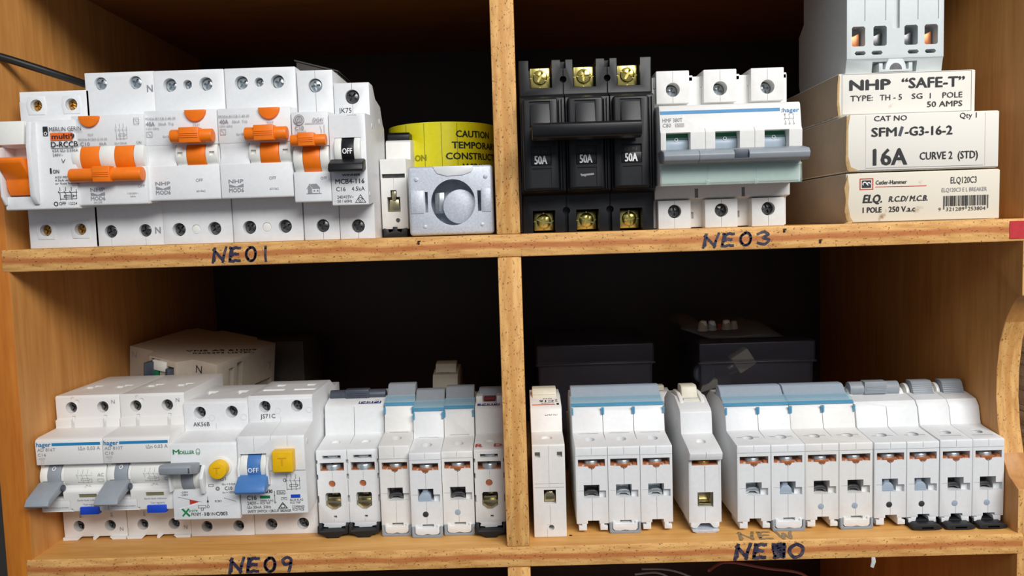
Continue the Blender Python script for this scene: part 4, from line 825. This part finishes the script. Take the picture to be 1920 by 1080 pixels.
# ------------------------------------------------------------------ lower left pigeonhole: upright breakers
def striped(label, rating, code):
    t = thing('residual_current_breaker', label, 'circuit breaker', (-252, 25, FL), (0, math.radians(0), 0), 'white breakers with blue stripe, grey flap lever and blue test button')
    w = 35.3
    prof = [(58, 1.4), (.4, 1.4), (0, 22.6), (-16, 21.6), (-17.6, 22.4), (-18.6, 33.4), (-16, 34), (-15.6, 47.4), (-18.8, 48.2), (-19, 60), (-18.2, 61.6), (-16, 62.4), (0, 63.2), (0, 67.4), (1.4, 67.8), (1.4, 79.8), (2.4, 80.6), (58, 80.6)]
    c = MB(); mb = MB().prism(prof, 0, w, 'x', .4)
    mb.prism([(0, 1.6), (.2, .1), (8.2, .1), (9.8, 1.6)], -1.2, 6, 'y').prism([(16.6, 1.6), (16.6, 0), (17.8, 0), (19.6, 1.6)], -.8, 6, 'y').prism([(26, 1.6), (27.6, .1), (35, .1), (35.3, 1.6)], -1.2, 6, 'y')
    for x in (8.6, 26):
        c.cyl(x, 74, 3.15, -1, 10, 'y').cyl(x, 7.6, 3.1, -1, 9, 'y').box(x+.2, x+2, -1, 2, 63, 69.4).box(x+.6, x+2, -2, 1, 12.4, 15)
        c.box(x-4, x+1.5, 20, 26, 77, 82).box(x-1, x+4, 26, 29, 77, 82)
    c.box(2.2, 12.8, -22, -10, 29, 47.6).box(20.8, 30.4, -20, -17.4, 30, 32).box(-.5, 15.8, -20, -17.0, 22.4, 28.4).box(15.8, 17, -20, -16.5, 20, 24)
    c.cyl(12, 77, 1.3, .3, 1.9, 'y', 0, 16)
    part('housing', mb, DUSTY, t, c)
    for x in (8.6, 26): screw(t, x+.6, 5, 73.6, 3.0, 'dark'); screw(t, x+.4, 4, 7.4, 2.9, 'dark')
    part('toggle_bay_cover', MB().cyl(-9.5, 40.6, 7.9, 12.9, 35.2, 'x', .2, 36), KNOB, t)
    part('toggle_knob', knob(knob(MB(), .2, 4.2, -9.5, 40.6, 7.9), 11.5, 12.8, -9.5, 40.6, 7.9), KNOB, t, MB().box(1.4, 4.4, -22, -16.6, 38.2, 38.9).box(11.4, 13, -22, -16.6, 38.2, 38.9))
    part('lower_shield', MB().prism([(-14, 22.6), (-17.2, 22.8), (-18.2, 29), (-14, 30)], .2, 15.6, 'x', .4), WHITE, t)
    part('toggle_lever', knob(MB(), 4.4, 11.3, -9.5, 40.6, 8.3).prism([(-14, 38.6), (-18.6, 38.6), (-30, 33.4), (-32, 30.6), (-31, 29.4), (-16, 34.6)], .2, 12.4, 'x', .4), GREY, t)
    part('lever_hinge', MB().cyl(-18.4, 35.4, 1.7, 12.3, 13.4, 'x', .2, 18), SLATE, t)
    part('fault_flag', MB().box(20.9, 30.3, -17.9, -17.5, 30.1, 31.9), OLIVE, t)
    part('test_button', MB().prism([(-16, 20.9), (-19.2, 21), (-18.9, 25), (-16, 25)], 21.2, 31.2, 'x', .3), DBLUE, t)
    p = Print(t, -19.05)
    p.t('hager', .9, 58.2, 2.3, 7.6, BINK, .03).rect(9, 34.6, 58.4, 59.9, BINK)
    p.done()
    def numbers(t):
        q = Print(t, -18.95); q.t(rating, 1.2, 55.6, 1.7, 9.6, GINK).t(code, 1.2, 53, 1.6, 4.4, GINK).t('I\u0394n 0,03 A', 23, 55.8, 1.9, 11.4, GINK).t('4500', 1.6, 51.2, 1.2, 3.4, plain('pale_ink', rgb(186, 186, 188), .6) if 'pale_ink' not in bpy.data.materials else bpy.data.materials['pale_ink']).frame(2.8, 4.2, 49.2, 50.6, .15, bpy.data.materials['pale_ink'])
        q.fn = lambda u, v: (u, -9.5-math.sqrt(max(.1, 7.97**2-(v-40.6)**2)), v)
        schematic(q, 19.6, 37.4, 8.6, 7, GINK, .16); q.t('AC', 31, 41, 1.7, 3.4, GINK).frame(31, 34, 38, 39.6, .15, GINK)
        q.fn = lambda u, v: (u, -17.65-(v-22.4)*.09-.1, v)
        q.t('Earth fault indicator', 20, 28.2, .95, 12, GINK).t('Test regularly', 22.8, 25.8, 1, 7.8, GINK)
        q.fn = lambda u, v: (u, -17.26-(v-22.8)*.161-.1, v); q.t('Safety switch/circuit breaker', 1.2, 24.4, .8, 13.6, GINK)
        q.fn = lambda u, v: (u, -9.5-math.sqrt(max(.1, 8.38**2-(v-40.6)**2)), v); q.ring(7.6, 45.4, .8, .3, WINK)
        q.front(1.4).t('N', 31, 75.6, 2.2, 1.9, GINK).front(.25).t('N', 31.4, 4.4, 2.2, 1.9, GINK); q.done(True)
    return t, numbers
t1, num = striped('dusty white breaker with blue stripe and C16 print, beside the left panel', 'AD 816T', 'C16')
num(t1); src = t1
t2 = dup(t1, (-216.4, 25, FL), 'dusty white breaker with blue stripe and C10 print, beside the round-yellow-button breaker')
_, num2 = None, None
def numbers_for(t, a, b):
    for ch in [k for k in t1.children if k.get('unique')]:
        pass
q = Print(t2, -18.95); q.t('AD 810T', 1.2, 55.6, 1.7, 9.6, GINK).t('C10', 1.2, 53, 1.6, 4.4, GINK).t('I\u0394n 0,03 A', 23, 55.8, 1.9, 11.4, GINK).t('4500', 1.6, 51.2, 1.2, 3.4, bpy.data.materials['pale_ink']).frame(2.8, 4.2, 49.2, 50.6, .15, bpy.data.materials['pale_ink'])
q.fn = lambda u, v: (u, -9.5-math.sqrt(max(.1, 7.97**2-(v-40.6)**2)), v)
schematic(q, 19.6, 37.4, 8.6, 7, GINK, .16); q.t('AC', 31, 41, 1.7, 3.4, GINK).frame(31, 34, 38, 39.6, .15, GINK)
q.fn = lambda u, v: (u, -17.65-(v-22.4)*.09-.1, v); q.t('Earth fault indicator', 20, 28.2, .95, 12, GINK).t('Test regularly', 22.8, 25.8, 1, 7.8, GINK)
q.fn = lambda u, v: (u, -17.26-(v-22.8)*.161-.1, v); q.t('Safety switch/circuit breaker', 1.2, 24.4, .8, 13.6, GINK)
q.fn = lambda u, v: (u, -9.5-math.sqrt(max(.1, 8.38**2-(v-40.6)**2)), v); q.ring(7.6, 45.4, .8, .3, WINK)
q.front(1.4).t('N', 31, 75.6, 2.2, 1.9, GINK).front(.25).t('N', 31.4, 4.4, 2.2, 1.9, GINK); q.done()

t = thing('residual_current_breaker', 'white breaker with a round yellow test button, green lettering and red arrow', 'circuit breaker', (-181, 25, FL), (0, 0, math.radians(-.6)))
prof = [(62, 0), (0, 0), (0, 17.4), (-18.4, 16.4), (-19, 17), (-19, 56.4), (-18, 57.8), (0, 59.6), (0, 74.8), (2.6, 76.4), (40, 76.4), (52, 70), (62, 70)]
c = MB(); mb = MB().prism(prof, 0, 35.2, 'x', .5)
for x in (8.9, 26.5): c.cyl(x, 69.6, 3.3, -1, 10, 'y').cyl(x, 5.6, 3.1, -1, 9, 'y').box(x-4.4, x+1.6, 18, 24, 73, 78).box(x-2.4, x-.4, 12, 20, 73, 78).box(x-5.4, x+5.4, 3, 3.3, 76, 77)
c.box(.9, 16.4, -24, -11, 33, 46).box(17.4, 17.55, -.3, 1, 60, 63.4)
part('housing', mb, WHITE, t, c)
for x in (8.9, 26.5): screw(t, x+.6, 5, 69.2, 3.1, 'dark'); screw(t, x+.5, 4.4, 5.4, 2.9, 'dark')
part('toggle_knob', knob(knob(MB(), 1, 5.6, -13, 38.6, 7.6), 12, 16.2, -13, 38.6, 7.6), KNOB, t)
part('toggle_cheek', MB().prism([(-18, 32.6), (-22.6, 33), (-23.2, 42), (-18, 46.4)], .1, 1.3, 'x', .3).prism([(-18, 31.6), (-21.6, 31.4), (-23.4, 40), (-18, 47.4)], 16.3, 18.2, 'x', .3), WHITE, t)
part('toggle_lever', knob(MB(), 5.8, 11.8, -12.8, 38.4, 7.9).prism([(-16, 42), (-22, 42.4), (-30, 44.6), (-30.6, 48.4), (-29, 49.4), (-16, 47)], -1, 15.6, 'x', .5), GREY, t)
part('lever_grip_pad', MB().box(14.4, 14.9, -30.7, -29, 45.4, 48, .1), SLATE, t)
part('button_collar', MB().cyl(27.3, 45, 5.2, -20.2, -18, 'y', .4, 36), KNOB, t)
part('test_button', MB().cyl(26.8, 44.6, 4.7, -25, -18, 'y', .7, 36), YELLOW, t)
p = Print(t, -25.05); p.t('T', 25, 43, 3.4, 3.6, plain('embossed_yellow', rgb(214, 162, 8), .5))
p.front(-19); p.t('M', 1.8, 52.2, 2.5, 3.4, GRINK, .04).t('OELLER', 5.4, 52.2, 1.8, 7.6, GRINK, .03).ring(15, 53.2, 1, .25, GRINK, 20, 1.6).t('M', 14.4, 52, 1, 1.2, GRINK, .02)
p.t('TEST', 24.6, 37.6, 1.5, 4.6).t('I\u0394n = 0.03A', 26.6, 35, 1.1, 7.2).t('C10', 28, 32.4, 1.9, 4, INK, .02).t('Icn = 10000A', 26.8, 30.6, 1.1, 7.2).frame(19.6, 22, 34.4, 35.6, .2).ring(24.2, 33.2, .9, .3).ring(24.2, 33.2, .45, .15)
p.t('~230V', 4.4, 31.2, 1, 4).t('~240V', 4.4, 29.8, 1, 4).line([(3, 29.2), (16, 26)], .25, GINK).line([(3, 22.6), (16, 26)], .4, WINK).poly([(9, 27.6), (14, 26.4), (9, 25)], RED).poly([(18, 26), (18.6, 27.8), (19.2, 26)]).line([(18.6, 29), (18.6, 24.6)], .2).ring(18.6, 23.6, .6, .2)
p.t('RCBO', 22.4, 26, 1.1, 3.6).line([(27.2, 28.2), (34, 26)], .25, GINK).line([(27.2, 24), (34, 26)], .4, WINK).frame(13.4, 17.4, 23, 24.4, .2).frame(14.8, 16, 21.8, 23, .2)
p.line([(5, 19), (8, 22.4)], .9, GRINK).line([(5, 22.4), (8.2, 19)], 1.1, GRINK).t('pole', 8.4, 21.2, 1.4, 4.4, GRINK, .01, .2).t('PKNM - ', 9.4, 18.8, 1.9, 6.2, INK).t('10', 16.6, 18.8, 1.9, 2.4, INK, .04).t('/1N/', 19.2, 18.8, 1.8, 3.2).t('C/003', 22.6, 18.8, 2, 6, INK, .03)
p.front(0).t('AK56B', 5, 62, 2.3, 9, INK).ring(15.4, 66.4, 1.6, .15, LGREY).ring(33, 66.4, 1.6, .15, LGREY); p.done()

t = thing('residual_current_breaker', 'white breaker with a square yellow button and blue OFF lever', 'circuit breaker', (-145.6, 25, FL))
prof = [(64, 0), (0, 0), (0, 19.4), (-17.6, 18), (-18.2, 18.6), (-18.2, 41.4), (-18.9, 41.8), (-18.9, 59.2), (-18.2, 60.4), (0, 63.4), (0, 76), (2, 77.6), (42, 77.6), (52, 72), (64, 72)]
c = MB(); mb = MB().prism(prof, 0, 35.2, 'x', .5)
for x in (9.2, 26.8): c.cyl(x, 71.8, 3.2, -1, 10, 'y').cyl(x, 5.8, 3.3, -1, 9, 'y').box(x-6, x+6.4, 14, 18, 76.6, 79).box(x-2, x+3, 26, 31, 75, 79)
c.box(1.2, 15, -24, -11, 34.4, 51.2).box(8.7, 8.85, -.3, .3, 60, 78).box(17.5, 17.65, -19.3, .4, 58, 66).box(8.7, 8.85, -19.3, -18, 52, 61).box(26.3, 26.45, -19.3, -18, 55, 61)
part('housing', mb, WHITE, t, c)
for x in (9.2, 26.8): screw(t, x+.5, 5, 71.4, 3.0, 'dark'); screw(t, x+.5, 4, 5.4, 3.1, 'dark')
part('toggle_knob', knob(knob(MB(), 1.4, 5, -12.4, 43.6, 8.2), 12, 14.9, -12.4, 43.6, 8.2), KNOB, t)
part('toggle_cheek', MB().prism([(-18, 34), (-20.6, 35), (-21.6, 44), (-18, 51)], .1, 1.3, 'x', .3).prism([(-18, 34), (-20.6, 35), (-21.6, 44), (-18, 51)], 15, 16.4, 'x', .3), WHITE, t)
part('toggle_lever', knob(MB(), 5.2, 11.8, -12.2, 43.6, 8.5).prism([(-14, 40.4), (-20.6, 40.2), (-26.6, 36.4), (-28, 33.4), (-26.6, 32), (-15, 36)], .4, 16, 'x', .5), BLUE, t)
part('test_button', MB().box(19.6, 30.2, -24.4, -17.8, 42.4, 53.6, .6, 3), YELLOW, t)
p = Print(t, -20.75); p.t('OFF', 5.6, 41.8, 2.4, 5.6, WINK, .02)
p.front(-24.4); p.t('T', 22.6, 46, 4.4, 4.6, bpy.data.materials['embossed_yellow'])
p.front(-18.2); p.t('4RCBM216/30', 3.6, 29.8, 1.8, 13.4, INK, .05).t('C16', 3.4, 26.2, 2.4, 5, INK, .01).rect(10.2, 15.6, 26.8, 28.4, GREEN).t('GREEN FLAG', 10.2, 25.2, 1.1, 7, INK).t('MCB TRIP', 10.2, 23.8, 1.1, 5.4, INK).t('240V~', 3.4, 23.6, 1.8, 6, INK).t('I\u0394n 30mA  50Hz', 3.4, 21.6, 1.5, 12.4, INK).t('SAFETY SWITCH / CIRCUIT BREAKER', 3.4, 19.4, 1.4, 23, INK, .01)
p.line([(18, 30.6), (18, 25)], .25).poly([(17.7, 28.6), (18, 27), (18.3, 28.6)]).ring(18.2, 24.6, .4, .2).frame(19.4, 23.6, 29, 30.8, .25).t('10kA', 19.9, 29.3, 1.2, 3.2).frame(21.6, 24.4, 25.8, 27.2, .2).t('~', 22.2, 26, 1.5, 1.6)
p.line([(19.8, 21.4), (24.4, 21.4), (22.1, 24.4)], .4, INK, True).ring(22.1, 22.5, 1, .25).rect(26.6, 31.6, 26.8, 28.6, DBLUE).t('BLUE FLAG', 26.2, 25.2, 1.1, 6.8).t('RCD TRIP', 26.2, 23.7, 1.1, 5.4).t('COMBINED', 27, 21.4, 1.3, 6.6).t('RCD MCB', 27.2, 19.9, 1.3, 6)
schematic(p, 24, 31, 8, 8.4, INK, .2); p.ring(23.8, 36.4, .8, .25)
p.front(0).t('JS71C', 6.6, 65.4, 2.3, 8.2, INK).ring(16.4, 69.4, 1.5, .15, LGREY).ring(33.4, 69.4, 1.5, .15, LGREY); p.done()
part('side_rivet', MB().cyl(-13, 56, 1.7, 35.1, 35.35, 'x', .05, 18).cyl(24, 60, 1.6, 35.1, 35.35, 'x', .05, 18).cyl(10, 14, 2, 35.1, 35.35, 'x', .05, 18), WHITE, t)

# lower left, behind the row
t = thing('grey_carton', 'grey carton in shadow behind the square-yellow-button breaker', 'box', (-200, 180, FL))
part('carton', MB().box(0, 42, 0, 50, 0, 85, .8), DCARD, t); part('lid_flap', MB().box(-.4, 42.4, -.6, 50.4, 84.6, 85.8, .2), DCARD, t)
t = bpy.data.objects['grey_carton']
def oriented(name, label, cat, O, a, b, group=None):
    a = Vector(a).normalized(); b = Vector(b); b = (b-a*b.dot(a)).normalized(); n = a.cross(b)
    t = thing(name, label, cat, (0, 0, 0), group=group)
    m = Matrix((a, b, n)).transposed().to_4x4(); m.translation = Vector(O)*MM; t.matrix_world = m; return t
LA = 68; TT = 80
a = Vector((65, -20, -11)).normalized(); b = Vector((19, 63, 5)); b = (b-a*b.dot(a)).normalized(); n = a.cross(b)
O = Vector((-186.5, 88, -76.5))-a*LA-n*TT
t = oriented('residual_current_breaker', 'large dusty white breaker lying on its side behind the blue-striped breakers', 'circuit breaker', O, a, b)  # the dusty look is shade painted into the white housing colour
prof = [(0, 0), (19, 0), (24, -9), (46, -10), (50, 0), (LA, 0), (LA, 62), (52, 62), (50, 66), (20, 66), (18, 60), (3, 60), (2, 54), (0, 54)]
c = MB().box(6, 15, -14, -7, 34, TT+1) if False else MB()
c.box(26, 33, -12, -5, 54, 79).box(39, 44, -12, -5, 54, 76).cyl(60, 66, 3, -1, 6, 'y').box(LA-2, LA+1, 12, 17, 56, 74).box(LA-4, LA+1, 20, 26, 58, 76).box(LA-2, LA+1, 40, 58, 40, 56)
part('housing', MB().prism(prof, 0, TT, 'z', .5), SHADEWHITE, t, c)
screw(t, 60.2, 3, 66, 2.8, 'zinc')
part('toggle_lever', MB().prism([(26.2, -5), (26.2, -16), (28, -17), (29, -11), (32.8, -9), (32.8, -5)], 60, 77.6, 'z', .5), SLATE, t)
part('trip_flag', MB().box(29.6, 32.6, -11.2, -8.8, 56, 71.6, .3), GREEN, t)
part('toggle_knob', MB().box(28, 38.4, -10.8, -8, 72, 78.6, .6), KNOB, t)
part('second_lever', MB().prism([(39.2, -6), (39.2, -12), (42, -13), (43.8, -10), (43.8, -6)], 58, 75, 'z', .4), SLATE, t)
p = Print(t, 0); p.fn = lambda u, v: (u, -.07, v)
p.t('N', 2.4, TT-7, 4, 3.4, GINK).t('N', 52.6, TT-8, 5, 4.4, INK).t('RCD', 51.4, TT-18, 4, 7, INK).rect(19.2, 19.4, 50, 76, NAVY)
p.fn = lambda u, v: (19+u*.45, -.2-u*.81, v)
p.poly([(.4, 52), (4.4, 52), (4.4, 76), (.4, 76)], NAVY)
p.fn = lambda u, v: (u, v, TT+.07)
for i in range(2): p.t(('SERIAL 0205AT93', 'MADE FOR 240V 50Hz')[i], 44-i*3.4, 6+i*6, 2.4, 40, INK, .02) if False else None
sa, ca = math.sin(.72), math.cos(.72)
p.fn = lambda u, v: (36+u*ca-v*sa, 10+u*sa+v*ca, TT+.07)
p.t('VNS AS 61009', 0, 0, 3.4, 44, INK, .03).t('0205493 LISTED', 4, -5.4, 3, 38, INK, .02)
p.fn = lambda u, v: (LA+.07, u, v); p.t('T', 54, 62, 6, 4, GINK, .02)
p.done()
# single breaker standing far back
def far_lever(t, w, nose, p):
    part('toggle_lever', MB().prism([(30, nose+2), (33, nose+8), (42, nose+9), (46, nose+3)], 1.4, w-1.4, 'x', .6), CREAM, t)
    p.fn = lambda u, v: (u, 26.4+v, nose+1.85+v*.2); p.t('MCB', 3, 1, 2.4, 9, GINK)
lying('single pale breaker set far back alone in the dark, rising behind the blue-covered trio', (-58.3, 122, FL), 1, 17.6, 'hager', far_lever, ['grey'], ztop=46, nose=62, clamps=['dark'], body=CREAM)
# lower right: two lidded tubs and what they hold
def tub(label, x, y, w, d, h):
    t = thing('plastic_tub', label, 'storage box', (x, y, FL))
    part('tub_body', MB().prism([(2.4, 0), (w-2.4, 0), (w-1, h-12), (1, h-12)], 1, d-1, 'y', 1.4), SMOKE, t, MB().prism([(4, 1.6), (w-4, 1.6), (w-2.6, h), (2.6, h)], 2.6, d-2.6, 'y'))
    part('lid', MB().box(0, w, 0, d, h-13.4, h, 1.2, 3), SMOKE, t, MB().box(1.2, w-1.2, 1.2, d-1.2, h-15, h-1.4))
    part('lid_rim', MB().box(-.6, w+.6, -.6, d+.6, h-14.2, h-12.8, .4), SMOKE, t, MB().box(1, w-1, 1, d-1, h-15, h-11))
    return t
tub('smoky plastic tub with lid, behind the three-pole flap breaker', 14.2, 122, 79, 82, 86)
tub('smoky plastic tub with connectors inside, behind the two-pole flap breakers', 120, 110, 76, 82, 86.4)
def bit(name, label, cat, x, y, z, rot, build):
    t = thing(name, label, cat, (x, y, z), rot)
    build(t); return t
def block(t): part('body', MB().box(-6.4, 6.4, -5, 5, -6, 6, .6), CREAM, t); part('stud', MB().cyl(0, 0, 1.8, -11, -6.4, 'x', .2, 16), ZINC, t)
bit('terminal_connector', 'square cream connector block tilted inside the smoky tub', 'connector', 152, 124, -89.6, (0, math.radians(-32), 0), block)
def plug(t): part('body', MB().cyl(0, 0, 5.4, -16, 10, 'x', .6, 24).cyl(0, 0, 3.6, -24, -16, 'x', .3, 20), DCARD, t); part('contact_pin', MB().cyl(0, 0, 1.8, 10, 16, 'x', .2, 14), NICKEL, t)
bit('cable_gland', 'dark barrel-shaped gland lying against the cream connector block in the tub', 'connector', 138, 138, -108, (0, math.radians(-32), 0), plug)
def washer(t): part('body', MB().cyl(0, 0, 7.4, -2, 2, 'y', .5, 30), SLATE, t, MB().cyl(0, 0, 5.4, -4, -.6, 'y'))
bit('lock_ring', 'grey round lock ring behind the tub wall, left of the connector block', 'ring', 125.8, 121, -97, (0, 0, math.radians(20)), washer)
def wedge(t): part('body', MB().prism([(-7, -3), (6, -3), (7, 2), (-2, 4)], -4, 4, 'y', .4), CREAM, t); part('stud', MB().cyl(2, 0, 1.6, 4, 7, 'y', .2, 14), ZINC, t)
bit('connector_cover', 'pale wedge-shaped cover low in the smoky tub', 'connector', 129, 126, -106, (0, math.radians(-18), 0), wedge)
# clear bag with connectors on the lid of the right tub
t = thing('clear_bag', 'crumpled clear plastic bag lying on the lid of the tub with connectors', 'bag', (152, 150, FL+86.6))
mb = MB(); tm = bmesh.new(); bmesh.ops.create_grid(tm, x_segments=26, y_segments=18, size=1)
rnd = random.Random(11)
for v in tm.verts:
    x, y = v.co.x, v.co.y; e = max(abs(x), abs(y)); hgt = 10*(1-e**3)+3*math.sin(5*x+2*y)*(1-e)+rnd.uniform(-1, 1)*(1-e**2)*1.4
    lift = 16*max(0, -x-.45)*(1-abs(y)*.5)
    v.co = Vector((x*34-6, y*26, max(.4, hgt+lift*1.6+.5)))
mb.take(tm)
o = part('bag_film', mb, FILM, t); sm = o.modifiers.new('thick', 'SOLIDIFY'); sm.thickness = .0003
for i, (x, y, lab, m, r) in enumerate(((129, 136, 'round cream wire connector in the clear bag, first from its raised corner', CREAM, 3.2), (135.5, 138, 'round grey wire connector in the clear bag, second from its raised corner', LGREY, 3), (141.5, 142, 'small red-tipped wire connector in the clear bag', RED, 1.8), (146, 140, 'round cream wire connector in the clear bag, third from its raised corner', CREAM, 3), (151.4, 141, 'round cream wire connector in the clear bag, furthest from its raised corner', CREAM, 2.6))):
    q = thing('wire_connector', lab, 'connector', (x, y, FL+90.6), (0, 0, i*.7), 'wire connectors in the clear bag')
    part('cap', MB().lathe([(0, 0), (r, .2), (r, r*1.2), (r*.7, r*2.2), (0, r*2.4)], 18), m, q); part('sleeve', MB().lathe([(r*1.02, .6), (r*1.14, .7), (r*1.14, 1.8), (r*1.02, 1.9)], 18), m, q)
t = thing('miniature_circuit_breaker', 'small white breaker lying low behind the lone tall-lever breaker', 'circuit breaker', (86, 104, FL))
part('housing', MB().prism([(0, 0), (0, 44), (16, 46), (20, 52), (30, 53), (30, 0)], 0, 17.6, 'x', .5), WARM, t); part('toggle_lever', MB().box(3, 14, 22, 28, 52.6, 56, .6), CREAM, t)

# below and beside
o = part('wire', MB().tube([(108, 40, -196), (123, 58, -199.4), (147, 60, -204.6), (171, 62, -210.6), (190, 90, -240), (186, 140, -300), (180, 170, -322.2), (150, 200, -322.2)], .75), PINKW)
tag(o, 'thin dull pink wire drooping under the lowest visible shelf', 'wire')
for k, (dx, lab) in enumerate(((0, 'thin grey wire hanging left of the pink wire, the upper of two'), (5, 'thin grey wire hanging left of the pink wire, the lower of two'))):
    o = part('wire', MB().tube([(70, 40, -194), (86, 50, -199.3), (98, 52, -204), (104, 54, -210), (106, 70, -240), (106, 110, -300), (106, 130, -322.2), (106, 160, -322.2)] if k == 0 else [(66, 40, -197), (80, 50, -201), (89, 52, -206), (93, 54, -212), (94, 70, -245), (94, 100, -300), (94, 120, -322.2), (94, 150, -322.2)], .55), GREY)
    tag(o, lab, 'wire', 'grey wires under the lowest shelf')
on_shelf(SHELVES['low'], 'tape_scrap', MB().prism([(182.5, -172.4), (184.4, -172.6), (184.8, -175), (183.6, -178.4), (182, -177.6), (182.6, -175)], -.2, .6, 'y', .1), PAPER)
t = thing('paper_stack', 'stack of loose pale papers glimpsed through the notch outside the right panel', 'papers', (276, 20, BASE))
mb = MB(); rnd = random.Random(5); z = 0
while z < 270:
    h = rnd.uniform(.8, 3); s = rnd.uniform(-2.5, 2.5); mb.box(0+s*.4+1, 200+s, s, 150+s, z, z+h-.12); z += h
part('sheets', mb, PAPER, t)
